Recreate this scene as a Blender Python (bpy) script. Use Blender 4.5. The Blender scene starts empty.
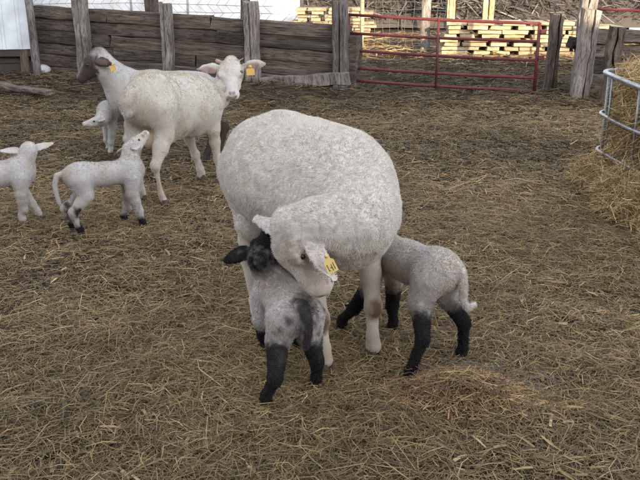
import bpy, bmesh, math, random
import numpy as np
from mathutils import Vector, Matrix

random.seed(7)
RNG = np.random.default_rng(11)
scene = bpy.context.scene
COL = scene.collection
rad = math.radians

# ------------------------------------------------------------------ camera, sky, sun, exposure
CAM_H, PITCH, FPX = 1.32, rad(18.0), 800.0        # camera height, tilt down, focal length in 640-px units
cam_d = bpy.data.cameras.new('camera')
cam_d.sensor_width = 36.0
cam_d.lens = 36.0 * FPX / 640.0
cam_d.clip_start, cam_d.clip_end = 0.05, 2000.0
cam = bpy.data.objects.new('camera', cam_d)
COL.objects.link(cam)
cam.location = (0, 0, CAM_H)
cam.rotation_euler = (rad(90) - PITCH, 0, 0)
scene.camera = cam

SUN_EL = rad(9.0)
SUN_AZ = rad(11.5)                                 # travels towards +Y, a little towards -X
world = bpy.data.worlds.new('World')
scene.world = world
world.use_nodes = True
wn = world.node_tree
wn.nodes.clear()
sky = wn.nodes.new('ShaderNodeTexSky')
sky.sky_type = 'NISHITA'
sky.sun_disc = False
sky.sun_elevation = SUN_EL
sky.sun_rotation = math.pi - SUN_AZ
sky.air_density, sky.dust_density, sky.ozone_density = 0.9, 2.0, 2.0
hs = wn.nodes.new('ShaderNodeHueSaturation')
hs.inputs['Saturation'].default_value = 0.27       # thin milky evening veil over the blue
bg = wn.nodes.new('ShaderNodeBackground')
bg.inputs['Strength'].default_value = 0.15
wo = wn.nodes.new('ShaderNodeOutputWorld')
wn.links.new(sky.outputs[0], hs.inputs['Color'])
wn.links.new(hs.outputs[0], bg.inputs[0])
wn.links.new(bg.outputs[0], wo.inputs[0])

sun_d = bpy.data.lights.new('sun', 'SUN')
sun_d.energy = 2.0
sun_d.angle = rad(0.5)
sun_d.color = (1.0, 0.8, 0.53)
sun = bpy.data.objects.new('sun', sun_d)
COL.objects.link(sun)
sun.location = (3, -12, 6)
SUN_DIR = Vector((-math.sin(SUN_AZ) * math.cos(SUN_EL), math.cos(SUN_AZ) * math.cos(SUN_EL), -math.sin(SUN_EL)))
sun.rotation_euler = SUN_DIR.to_track_quat('-Z', 'Y').to_euler()

vs = scene.view_settings
vs.view_transform = 'Standard'
vs.look = 'None'
vs.gamma = 1.0
vs.use_curve_mapping = False
vs.exposure = 2.68

# ------------------------------------------------------------------ helpers
def A(*v): return np.array(v, dtype=np.float64)
def nrm(v): return v / (np.linalg.norm(v) + 1e-12)

def P(px, py, Y):
    """world point that stands at depth Y along the picture ray (used to take real positions off the photo)"""
    yc = (240 - py) / FPX; xc = (px - 320) / FPX
    c, s = math.cos(PITCH), math.sin(PITCH)
    dy, dz = c + yc * s, -s + yc * c
    t = Y / dy
    return A(xc * t, Y, CAM_H + dz * t)

def G(px, py, z=0.0):
    yc = (240 - py) / FPX; xc = (px - 320) / FPX
    c, s = math.cos(PITCH), math.sin(PITCH)
    dy, dz = c + yc * s, -s + yc * c
    t = (z - CAM_H) / dz
    return A(xc * t, dy * t, z)

def vnoise(p, seed=0):
    p = np.asarray(p, dtype=np.float64)
    if p.shape[1] == 2: p = np.concatenate([p, np.zeros((len(p), 1))], 1)
    i = np.floor(p).astype(np.int64); f = p - i; u = f * f * (3 - 2 * f)
    def h(o):
        q = i + np.array(o)
        n = (q[:, 0] * 374761393 + q[:, 1] * 668265263 + q[:, 2] * 2147483647 + seed * 974711) & 0x7fffffff
        n = ((n ^ (n >> 13)) * 1274126177) & 0x7fffffff
        n = ((n ^ (n >> 15)) * 2246822519) & 0x7fffffff
        return (n ^ (n >> 14) & 0x7fffffff) / 2147483647.0
    x, y, z = u[:, 0], u[:, 1], u[:, 2]
    a = h((0,0,0))*(1-x) + h((1,0,0))*x; b = h((0,1,0))*(1-x) + h((1,1,0))*x
    c = h((0,0,1))*(1-x) + h((1,0,1))*x; d = h((0,1,1))*(1-x) + h((1,1,1))*x
    return (a*(1-y) + b*y)*(1-z) + (c*(1-y) + d*y)*z

def fbm(p, seed=0, oct=4):
    p = np.asarray(p, dtype=np.float64); r = 0; a = 0.5; t = 0
    for k in range(oct):
        r = r + a * vnoise(p * 2**k + k * 17.3, seed + k); t += a; a *= .5
    return r / t

def tag(o, label=None, cat=None, group=None, kind=None):
    if label: o['label'] = label
    if cat: o['category'] = cat
    if group: o['group'] = group
    if kind: o['kind'] = kind
    return o

def empty(name, loc=(0,0,0), rz=0.0):
    o = bpy.data.objects.new(name, None); COL.objects.link(o)
    o.empty_display_size = .1
    o.location = loc; o.rotation_euler = (0, 0, rz)
    return o

def link(name, me, mat=None, parent=None):
    if mat is not None and len(me.materials) == 0: me.materials.append(mat)
    o = bpy.data.objects.new(name, me); COL.objects.link(o)
    if parent is not None: o.parent = parent
    return o

def mesh_np(name, V, F, smooth=False):
    """V (n,3) float, F (m,3|4) int -> mesh"""
    V = np.asarray(V, dtype=np.float32); F = np.asarray(F, dtype=np.int32)
    me = bpy.data.meshes.new(name)
    me.vertices.add(len(V)); me.vertices.foreach_set('co', V.ravel())
    k = F.shape[1]
    me.loops.add(F.size); me.loops.foreach_set('vertex_index', F.ravel())
    me.polygons.add(len(F)); me.polygons.foreach_set('loop_start', np.arange(0, F.size, k, dtype=np.int32))
    me.update(calc_edges=True)
    me.polygons.foreach_set('use_smooth', np.full(len(F), smooth, dtype=bool))
    return me

def add_col(me, C, name='col'):
    a = me.attributes.new(name, 'FLOAT_COLOR', 'POINT')
    C = np.asarray(C, dtype=np.float32)
    if C.shape[1] == 3: C = np.concatenate([C, np.ones((len(C), 1), np.float32)], 1)
    a.data.foreach_set('color', np.ascontiguousarray(C).ravel())

def from_bm(name, bm, smooth=False):
    me = bpy.data.meshes.new(name); bm.to_mesh(me); bm.free()
    if smooth:
        me.polygons.foreach_set('use_smooth', np.full(len(me.polygons), True, dtype=bool))
    return me

def box_bm(sx, sy, sz, bev=0.0, c=(0,0,0), bm=None, seg=1):
    b = bmesh.new()
    bmesh.ops.create_cube(b, size=1.0)
    bmesh.ops.scale(b, vec=(sx, sy, sz), verts=b.verts)
    if bev: bmesh.ops.bevel(b, geom=list(b.edges), offset=bev, segments=seg, profile=.5, affect='EDGES')
    bmesh.ops.translate(b, vec=c, verts=b.verts)
    if bm is None: return b
    m = bpy.data.meshes.new('t'); b.to_mesh(m); b.free(); bm.from_mesh(m); bpy.data.meshes.remove(m)
    return bm

def catmull(pts, n):
    pts = [np.asarray(p, float) for p in pts]
    Q = [2*pts[0]-pts[1]] + pts + [2*pts[-1]-pts[-2]]
    out = []
    for i in range(1, len(Q)-2):
        for t in np.linspace(0, 1, n, endpoint=False):
            a, b, c, d = Q[i-1], Q[i], Q[i+1], Q[i+2]
            out.append(.5*((2*b)+(-a+c)*t+(2*a-5*b+4*c-d)*t*t+(-a+3*b-3*c+d)*t**3))
    out.append(pts[-1])
    return np.array(out)

def tube_np(pts, r, n=8, closed=False, caps=True):
    """V, F(quads) of a tube through pts; r scalar or array"""
    pts = np.asarray(pts, float); m = len(pts)
    r = np.broadcast_to(np.asarray(r, float), (m,))
    if closed: T = np.roll(pts, -1, 0) - np.roll(pts, 1, 0)
    else:
        T = np.gradient(pts, axis=0)
    T /= np.linalg.norm(T, axis=1, keepdims=True) + 1e-12
    up = A(0,0,1) if abs(T[0][2]) < .9 else A(1,0,0)
    N = np.zeros_like(pts); N[0] = nrm(np.cross(T[0], up))
    for i in range(1, m):
        v = N[i-1] - T[i]*np.dot(N[i-1], T[i]); N[i] = nrm(v)
    B = np.cross(T, N)
    ang = np.linspace(0, 2*np.pi, n, endpoint=False)
    V = pts[:,None,:] + r[:,None,None]*(np.cos(ang)[None,:,None]*N[:,None,:] + np.sin(ang)[None,:,None]*B[:,None,:])
    V = V.reshape(-1,3)
    F = []
    R = m if closed else m-1
    for i in range(R):
        j = (i+1) % m
        for k in range(n):
            k2 = (k+1) % n
            F.append((i*n+k, i*n+k2, j*n+k2, j*n+k))
    F = np.array(F)
    if caps and not closed:
        c0, c1 = len(V), len(V)+1
        V = np.concatenate([V, pts[:1], pts[-1:]])
        cf = [(c0, (k+1) % n, k, k) for k in range(n)] + [(c1, (m-1)*n+k, (m-1)*n+(k+1) % n, (m-1)*n+(k+1) % n) for k in range(n)]
        tri = np.array([(a, b, c, c) for a, b, c, _ in cf])
        F = np.concatenate([F, tri])
    return V, F

def mesh_tubes(name, tubes, smooth=True):
    bm = bmesh.new()
    for V, F in tubes:
        vs_ = [bm.verts.new(v) for v in V]
        for f in F:
            u = []
            for i in f:
                if i not in u: u.append(i)
            try: bm.faces.new([vs_[i] for i in u])
            except ValueError: pass
    return from_bm(name, bm, smooth)

# ------------------------------------------------------------------ materials
def new_mat(name, rough=.8, spec=.3):
    m = bpy.data.materials.new(name); m.use_nodes = True
    nt = m.node_tree; b = nt.nodes['Principled BSDF']
    b.inputs['Roughness'].default_value = rough
    b.inputs['Specular IOR Level'].default_value = spec
    return m, nt, b

def N_(nt, t, **kw):
    n = nt.nodes.new(t)
    for k, v in kw.items():
        if k in n.inputs: n.inputs[k].default_value = v
        else: setattr(n, k, v)
    return n

def ramp(nt, stops, src):
    r = nt.nodes.new('ShaderNodeValToRGB'); e = r.color_ramp.elements
    while len(e) < len(stops): e.new(.5)
    for k, (p, c) in enumerate(stops):
        e[k].position = p; e[k].color = (*c, 1) if len(c) == 3 else c
    nt.links.new(src, r.inputs[0]); return r

def bump(nt, b, src, strength=.5, dist=.01, prev=None):
    n = N_(nt, 'ShaderNodeBump', Strength=strength, Distance=dist)
    nt.links.new(src, n.inputs['Height'])
    if prev is not None: nt.links.new(prev.outputs[0], n.inputs['Normal'])
    nt.links.new(n.outputs[0], b.inputs['Normal']); return n

def mixc(nt, fac, a, b_, mode='MIX'):
    m = nt.nodes.new('ShaderNodeMix'); m.data_type = 'RGBA'; m.blend_type = mode
    for sock, v in ((m.inputs[0], fac), (m.inputs[6], a), (m.inputs[7], b_)):
        if hasattr(v, 'is_linked') or hasattr(v, 'links'): nt.links.new(v, sock)
        elif isinstance(v, (int, float)): sock.default_value = v
        else: sock.default_value = (*v, 1)
    return m.outputs[2]

def mat_col(name, rough=.8, spec=.2, attr='col', bumpscale=None, bstr=.3, bdist=.004, sheen=0.0, trans=0.0):
    """colour from a per-vertex attribute (the thing's own colouring)"""
    m, nt, b = new_mat(name, rough, spec)
    a = N_(nt, 'ShaderNodeAttribute', attribute_name=attr)
    nt.links.new(a.outputs['Color'], b.inputs['Base Color'])
    if sheen: b.inputs['Sheen Weight'].default_value = sheen
    if bumpscale:
        tc = N_(nt, 'ShaderNodeTexCoord')
        n1 = N_(nt, 'ShaderNodeTexNoise', Scale=bumpscale, Detail=3.0, Roughness=.6)
        nt.links.new(tc.outputs['Object'], n1.inputs['Vector'])
        bump(nt, b, n1.outputs[0], bstr, bdist)
    return m

def mat_wood(name, dark, mid, light, axis=0, scale=1.0, rough=.9, bstr=.8):
    """weathered grain running along the piece's own long axis"""
    m, nt, b = new_mat(name, rough, .15)
    tc = N_(nt, 'ShaderNodeTexCoord'); oi = N_(nt, 'ShaderNodeObjectInfo')
    mp = N_(nt, 'ShaderNodeMapping')
    sc = [20*scale]*3; sc[axis] = 1.9*scale
    mp.inputs['Scale'].default_value = sc
    ml = N_(nt, 'ShaderNodeMath', operation='MULTIPLY'); ml.inputs[1].default_value = 37.0
    nt.links.new(oi.outputs['Random'], ml.inputs[0])
    nt.links.new(ml.outputs[0], mp.inputs['Location'])
    nt.links.new(tc.outputs['Object'], mp.inputs['Vector'])
    n1 = N_(nt, 'ShaderNodeTexNoise', Scale=1.0, Detail=9.0, Roughness=.72, Distortion=.15)
    nt.links.new(mp.outputs[0], n1.inputs['Vector'])
    n2 = N_(nt, 'ShaderNodeTexNoise', Scale=4.5, Detail=5.0, Roughness=.7)
    nt.links.new(mp.outputs[0], n2.inputs['Vector'])
    mp2 = N_(nt, 'ShaderNodeMapping'); mp2.inputs['Scale'].default_value = (3, 3, 3)
    nt.links.new(tc.outputs['Object'], mp2.inputs['Vector']); nt.links.new(ml.outputs[0], mp2.inputs['Location'])
    n3 = N_(nt, 'ShaderNodeTexNoise', Scale=1.0, Detail=3.0)
    nt.links.new(mp2.outputs[0], n3.inputs['Vector'])
    r1 = ramp(nt, [(.25, dark), (.5, mid), (.75, light)], n1.outputs[0])
    r2 = ramp(nt, [(.40, (.12,.11,.1)), (.47, (.85,.84,.83)), (.6, (1.08,1.08,1.08))], n2.outputs[0])
    r3 = ramp(nt, [(.3, (.62,.58,.56)), (.7, (1.15,1.12,1.1))], n3.outputs[0])
    c = mixc(nt, .8, r1.outputs[0], r2.outputs[0], 'MULTIPLY')
    c = mixc(nt, 1.0, c, r3.outputs[0], 'MULTIPLY')
    rr = ramp(nt, [(0, (.7,.7,.72)), (1, (1.2,1.16,1.1))], oi.outputs['Random'])
    c = mixc(nt, 1.0, c, rr.outputs[0], 'MULTIPLY')
    nt.links.new(c, b.inputs['Base Color'])
    k = bump(nt, b, n1.outputs[0], bstr, .02)
    bump(nt, b, n2.outputs[0], bstr*.7, .008, k)
    return m

M = {}
M['tie'] = mat_wood('weathered_tie', (.036,.029,.026), (.098,.083,.073), (.21,.186,.166), 0)
M['post'] = mat_wood('weathered_post', (.09,.082,.08), (.22,.207,.203), (.36,.345,.34), 2)
M['post_dark'] = mat_wood('weathered_post_brown', (.05,.042,.038), (.12,.1,.09), (.22,.19,.17), 2)
M['plank'] = mat_wood('old_plank', (.06,.05,.045), (.15,.13,.115), (.25,.22,.2), 0)
M['fresh'] = mat_wood('fresh_timber', (.33,.26,.17), (.43,.35,.24), (.52,.45,.33), 0, .7, .8, .3)
M['lathpost'] = mat_wood('pale_post', (.3,.22,.13), (.44,.33,.2), (.52,.41,.27), 2, 1, .8, .3)

def mat_paint(name, col, wear, rough=.45, sc=30, thr=(.56,.66)):
    m, nt, b = new_mat(name, rough, .4)
    tc = N_(nt, 'ShaderNodeTexCoord')
    n = N_(nt, 'ShaderNodeTexNoise', Scale=sc, Detail=6.0, Roughness=.7)
    nt.links.new(tc.outputs['Object'], n.inputs['Vector'])
    r = ramp(nt, [(thr[0], col), (thr[1], wear)], n.outputs[0])
    n2 = N_(nt, 'ShaderNodeTexNoise', Scale=3.0, Detail=3.0); nt.links.new(tc.outputs['Object'], n2.inputs['Vector'])
    r2 = ramp(nt, [(.3, (.75,.72,.7)), (.7, (1.1,1.1,1.1))], n2.outputs[0])
    nt.links.new(mixc(nt, 1.0, r.outputs[0], r2.outputs[0], 'MULTIPLY'), b.inputs['Base Color'])
    bump(nt, b, n.outputs[0], .15, .003)
    return m
M['red'] = mat_paint('red_gate_paint', (.095,.014,.017), (.075,.04,.03), .6)
M['galv'] = mat_paint('galvanised_tube', (.30,.32,.34), (.2,.2,.2), .45, 18)
M['galv'].node_tree.nodes['Principled BSDF'].inputs['Metallic'].default_value = .55
M['wire'] = mat_paint('fence_wire', (.13,.125,.12), (.1,.06,.04), .5, 9)
M['white_metal'] = mat_paint('white_sheet_metal', (.58,.63,.68), (.48,.5,.52), .45, 1.4, (.55,.8))
M['white_panel'] = mat_paint('white_panel', (.6,.61,.64), (.5,.5,.51), .5, 1.1, (.55,.8))
M['shade_barn'] = mat_wood('barn_board', (.10,.03,.025), (.16,.05,.04), (.22,.08,.06), 2, .6)
M['roof'] = mat_paint('roof_sheet', (.3,.31,.32), (.22,.18,.16), .5, 2)
M['dark'] = mat_paint('dark_board', (.05,.045,.042), (.08,.07,.065), .9, 5)
M['dung'] = mat_paint('dung', (.022,.017,.012), (.035,.027,.018), .6, 60)
M['stone'] = mat_paint('pale_stone', (.42,.42,.44), (.3,.29,.28), .9, 25)
M['sign'] = mat_paint('white_sign', (.75,.74,.72), (.6,.6,.58), .5, 6)
M['print'] = mat_paint('tag_print', (.03,.03,.03), (.06,.05,.04), .6)
M['tagy'] = mat_paint('yellow_tag', (.74,.55,.2), (.6,.42,.14), .4, 60)
M['tago'] = mat_paint('orange_tag', (.66,.42,.12), (.5,.31,.1), .4, 60)
M['straw'] = mat_col('straw', .75, .25)
M['hide'] = mat_col('hide', .85, .12, bumpscale=160, bstr=.35, bdist=.004)
M['wool'] = mat_col('wool', .95, .05, sheen=.25)
M['hoof'] = mat_paint('hoof_horn', (.10,.075,.06), (.05,.04,.035), .5, 40)
M['hoofb'] = mat_paint('black_hoof_horn', (.014,.013,.013), (.03,.026,.022), .5, 40)
mt, nt, b = new_mat('eye', .08, .6); b.inputs['Base Color'].default_value = (.02,.013,.008,1); M['eye'] = mt
mt, nt, b = new_mat('tan_eye', .08, .6); b.inputs['Base Color'].default_value = (.10,.06,.02,1); M['eye_tan'] = mt

# ------------------------------------------------------------------ ground
def ground_h(x, y):
    p = np.stack([x, y], 1)
    near = np.clip((9.0 - y)/3.0, 0, 1)
    h = (fbm(p*1.1, 3, 3) - .5)*.05 + (fbm(p*5.0, 5, 3) - .5)*.035
    # mounds of old bedding heaped along the fence and gate
    far = 1 - near
    h = h + far*(fbm(p*.9, 8, 3) - .6)*.14*np.clip((13.5-y)/1.5, 0, 1)
    h = h + .03*np.exp(-((x-1.0)/1.1)**2 - ((y-10.0)/.5)**2)
    h = h + .07*np.exp(-((x-3.0)/.8)**2 - ((y-9.5)/.5)**2)
    h = h + .05*np.exp(-((x+.9)/.9)**2 - ((y-11.1)/.5)**2)
    h = h - .07*np.exp(-((x-1.5)/1.7)**4 - ((y-10.3)/.9)**4)
    # drift of spilled hay round the feeder
    h = h + .10*np.exp(-((x-2.3)/.55)**2 - ((y-4.6)/1.0)**2)
    # flatten under the animals
    d = np.minimum(np.hypot((x-.05)/.9, (y-2.75)/.8), np.hypot((x+1.2)/1.2, (y-5.2)/1.4))
    h = h * np.clip(d*1.3 - .25, .22, 1)
    return h

def build_ground():
    def axis(lo, hi, step, far, grow=1.25):
        a = list(np.arange(lo, hi+1e-6, step)); s = step; v = a[-1]
        while v < far: s *= grow; v += s; a.append(v)
        s = step; v = a[0]; pre = []
        while v > -far: s *= grow; v -= s; pre.append(v)
        return np.array(pre[::-1] + a)
    xs = axis(-5, 5.5, .045, 500); ys = axis(1.2, 14.5, .045, 500)
    X, Y = np.meshgrid(xs, ys, indexing='ij')
    x, y = X.ravel(), Y.ravel()
    inside = np.clip((14.5 - np.hypot(x*.8, y-4))/2.0, 0, 1)
    z = ground_h(x, y) * np.where((y > 1.0) & (np.abs(x) < 6), 1, .3*inside)
    n, m = X.shape
    I = np.arange(n*m).reshape(n, m)
    F = np.stack([I[:-1,:-1], I[1:,:-1], I[1:,1:], I[:-1,1:]], -1).reshape(-1, 4)
    me = mesh_np('ground', np.stack([x, y, z], 1), F, True)
    m_, nt, b = new_mat('barnyard_dirt', .95, .1)
    tc = N_(nt, 'ShaderNodeTexCoord')
    n1 = N_(nt, 'ShaderNodeTexNoise', Scale=1.3, Detail=8.0, Roughness=.65)
    n2 = N_(nt, 'ShaderNodeTexNoise', Scale=38.0, Detail=6.0, Roughness=.7)
    n3 = N_(nt, 'ShaderNodeTexNoise', Scale=7.0, Detail=5.0, Roughness=.6)
    for q in (n1, n2, n3): nt.links.new(tc.outputs['Object'], q.inputs['Vector'])
    r1 = ramp(nt, [(.3, (.048,.036,.028)), (.55, (.082,.064,.047)), (.75, (.115,.09,.064))], n1.outputs[0])
    r2 = ramp(nt, [(.3, (.45,.42,.4)), (.6, (1,1,1)), (.78, (1.7,1.55,1.3))], n2.outputs[0])
    r3 = ramp(nt, [(.3, (.65,.6,.58)), (.7, (1.15,1.15,1.15))], n3.outputs[0])
    c = mixc(nt, 1.0, r1.outputs[0], r2.outputs[0], 'MULTIPLY'); c = mixc(nt, 1.0, c, r3.outputs[0], 'MULTIPLY')
    nt.links.new(c, b.inputs['Base Color'])
    k = bump(nt, b, n3.outputs[0], .8, .05); bump(nt, b, n2.outputs[0], .9, .02, k)
    o = link('ground', me, m_); tag(o, 'brown barnyard ground under trampled straw', kind='structure')
build_ground()

# ------------------------------------------------------------------ straw
def strands(pos, az, length, width, tilt, bow, col, roll=None, twist=True):
    """each strand: a bent flat stalk, two quads. pos (n,3) middle."""
    n = len(pos)
    d = np.stack([np.cos(az)*np.cos(tilt), np.sin(az)*np.cos(tilt), np.sin(tilt)], 1)
    side = np.stack([-np.sin(az), np.cos(az), np.zeros(n)], 1)
    upv = np.cross(d, side)
    roll = RNG.uniform(-.9, .9, n) if roll is None else roll
    w = side*np.cos(roll)[:,None] + upv*np.sin(roll)[:,None]
    hb = (RNG.uniform(-1, 1, n)*bow)[:,None]*side*length[:,None]
    c0 = pos - d*(length/2)[:,None]; c2 = pos + d*(length/2)[:,None]
    c1 = pos + hb + A(0,0,1)*(length*bow*.6*RNG.uniform(-.2, 1, n))[:,None]
    wv = w*(width/2)[:,None]
    V = np.empty((n, 6, 3))
    V[:,0] = c0-wv; V[:,1] = c0+wv; V[:,2] = c1-wv; V[:,3] = c1+wv; V[:,4] = c2-wv*.55; V[:,5] = c2+wv*.55
    base = (np.arange(n)*6)[:,None]
    F = np.concatenate([base + np.array([[0,1,3,2]]), base + np.array([[2,3,5,4]])], 0)
    C = np.repeat(col[:,None,:], 6, 1)
    return V.reshape(-1,3), F, C.reshape(-1,3)

def merge(parts):
    V, F, C, o = [], [], [], 0
    for v, f, c in parts:
        V.append(v); F.append(f+o); C.append(c); o += len(v)
    return np.concatenate(V), np.concatenate(F), np.concatenate(C)

PAL = np.array([(.40,.31,.19), (.31,.24,.15), (.25,.19,.125), (.19,.145,.10), (.47,.39,.28), (.14,.105,.075), (.25,.215,.125), (.33,.225,.15), (.09,.066,.05)])
def straw_cols(n, w):
    w = np.asarray(w, float); w = w/w.sum()
    c = PAL[RNG.choice(len(PAL), n, p=w)]
    return c*RNG.uniform(.7, 1.2, (n,1))*RNG.uniform(.95, 1.05, (n,3))*A(1.27,1.165,.90)

def in_view(x, y, m=.15):
    zc = y*math.cos(PITCH) + CAM_H*math.sin(PITCH)
    return np.abs(x) < .4*zc*(1+m) + .15

def ground_patch(n, ylo, yhi, power, lmin, lmax, wmin, wmax, lift, fac):
    u = RNG.random(n)
    y = (ylo**power + u*(yhi**power - ylo**power))**(1/power)
    x = RNG.uniform(-1, 1, n)*(.4*(y*.951+.41)*1.2 + .3)
    z = ground_h(x, y)
    p2 = np.stack([x, y], 1)
    clump = fbm(p2*1.5, 21, 3)
    tone = fbm(p2*.8, 33, 3)
    # right and front of the yard is fresher straw; the left and the back are trodden and brown
    fresh = np.clip(.48 + .26*x/ (1+.25*y) + (tone-.5)*1.3 - np.clip((y-5.0)/6, 0, .5), .03, 1)
    keep = RNG.random(n) < np.clip(.25 + .95*fresh + (clump-.5)*1.2, .22, 1)
    x, y, z, fresh, clump = (q[keep] for q in (x, y, z, fresh, clump)); n = len(x)
    L = RNG.uniform(lmin, lmax, n)*np.where(RNG.random(n) < .07, 2.1, 1.0)
    W = RNG.uniform(wmin, wmax, n)
    az = RNG.uniform(0, 2*np.pi, n)
    t = RNG.normal(0, .11, n)
    pos = np.stack([x, y, z + .004 + RNG.random(n)*lift*(.4+clump)], 1)
    w1 = straw_cols(n, [.14,.2,.2,.14,.09,.08,.08,.06,.01]); w2 = straw_cols(n, [.02,.07,.15,.24,.02,.24,.05,.08,.13])
    stain = np.clip(.62 + .85*(fbm(np.stack([x, y], 1)*.75, 91, 4)-.28), .55, 1.15)[:,None]     # damp and soiled areas
    c = np.where((RNG.random(n) < np.clip(fresh*1.05, .1, .95))[:,None], w1, w2)*fac*stain
    return strands(pos, az, L, W, t, .22, c)

def build_straw():
    parts = [ground_patch(250000, 1.55, 5.2, 1.25, .03, .12, .0011, .0029, .024, 1.08),
             ground_patch(120000, 4.8, 9.5, 1.3, .05, .17, .0024, .0055, .03, .84),
             ground_patch(46000, 8.6, 13.5, 1.3, .08, .25, .005, .011, .045, .42)]
    parts.append(ground_patch(20000, 13.2, 21.0, 1.2, .15, .45, .010, .022, .07, .95))
    # fine chaff and broken bits trodden between the stalks
    n = 210000
    u = RNG.random(n); y = (1.55**1.1 + u*(9.5**1.1-1.55**1.1))**(1/1.1); x = RNG.uniform(-1, 1, n)*(.4*(y*.951+.41)*1.2 + .3)
    far = np.clip((y-3)/5, 0, 1)
    az = RNG.uniform(0, 6.28, n); L = RNG.uniform(.008, .03, n)*(1+1.2*far); W = RNG.uniform(.0015, .004, n)*(1+1.3*far)
    d = np.stack([np.cos(az), np.sin(az), RNG.normal(0, .2, n)], 1)*(L/2)[:,None]; s_ = np.stack([-np.sin(az), np.cos(az), RNG.normal(0, .4, n)], 1)*(W/2)[:,None]
    c0 = np.stack([x, y, ground_h(x, y) + .003 + RNG.random(n)*.010], 1)
    V = np.stack([c0-d-s_, c0+d-s_, c0+d+s_, c0-d+s_], 1).reshape(-1,3)
    br = np.clip(.55 + .12*x - .05*(y-3) + (fbm(np.stack([x,y],1)*.8, 33, 3)-.5), .2, 1)[:,None]
    cc = straw_cols(n, [.06,.14,.2,.22,.03,.18,.04,.08,.05])*(.45+.55*br)
    parts.append((V, np.arange(n*4).reshape(-1,4), np.repeat(cc, 4, 0)))
    # broad husks and leaf scraps
    n = 1300
    y = 1.6 + RNG.random(n)**1.4*6; x = RNG.uniform(-1, 1, n)*(.4*(y*.951+.41)*1.15)
    pos = np.stack([x, y, ground_h(x, y) + .022], 1)
    c = straw_cols(n, [.2,.15,.2,.15,.1,.1,.0,.15,.0])*.7
    parts.append(strands(pos, RNG.uniform(0, 6.28, n), RNG.uniform(.03, .085, n), RNG.uniform(.005, .011, n), RNG.normal(0, .12, n), .12, c, RNG.normal(0, .35, n)))
    V, F, C = merge(parts)
    me = mesh_np('straw_litter', V, F); add_col(me, C)
    o = link('straw_litter', me, M['straw'])
    tag(o, 'loose trampled straw litter strewn over the whole yard', 'straw', kind='stuff')
build_straw()

# ------------------------------------------------------------------ timber pieces
def rough_box(name, L, W, H, axis=0, seg=7, jit=.006, bev=.012, seed=0, crack=0.0):
    """rough sawn timber: chamfered section lofted along its length with uneven edges; optional split down its front"""
    r = np.random.default_rng(seed)
    w, h = W/2, H/2
    sec = [(-w+bev,-h), (w-bev,-h), (w,-h+bev), (w,h-bev), (w-bev,h), (-w+bev,h), (-w,h-bev), (-w,-h+bev)]
    if crack:
        cx = r.uniform(-.15,.15)*W; g = crack
        sec = [(-w+bev,-h), (cx-g,-h), (cx,-h+H*.45), (cx+g,-h), (w-bev,-h), (w,-h+bev), (w,h-bev), (w-bev,h), (-w+bev,h), (-w,h-bev), (-w,-h+bev)]
    n = len(sec); V = []
    ts = np.linspace(-.5, .5, seg)
    ph = r.uniform(0, 6, n); lf = r.normal(0, jit*1.4, (seg, 2))
    wob = np.cumsum(r.normal(0, jit*.5, seg)) if crack else np.zeros(seg)
    for i, t in enumerate(ts):
        for k, (a, b) in enumerate(sec):
            da, db = r.normal(0, jit, 2)*.7
            x = t*L + (r.normal(0, jit*1.5) if i in (0, seg-1) else 0)
            a2 = a + da + lf[i,0]*.6 + (wob[i] if crack and k in (1,2,3) else 0)
            b2 = b + db + lf[i,1]*.6
            V.append((x, a2, b2) if axis == 0 else (a2, b2, x))
    F = [[i*n+k, i*n+(k+1) % n, (i+1)*n+(k+1) % n, (i+1)*n+k] for i in range(seg-1) for k in range(n)]
    bm = bmesh.new(); vv = [bm.verts.new(v) for v in V]
    for f in F: bm.faces.new([vv[i] for i in f])
    bm.faces.new(vv[:n][::-1]); bm.faces.new(vv[-n:])
    bmesh.ops.recalc_face_normals(bm, faces=bm.faces)
    return from_bm(name, bm)

def place(o, loc, rz=0, tilt=(0,0)):
    o.location = loc; o.rotation_euler = (tilt[0], tilt[1], rz); return o

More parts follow.
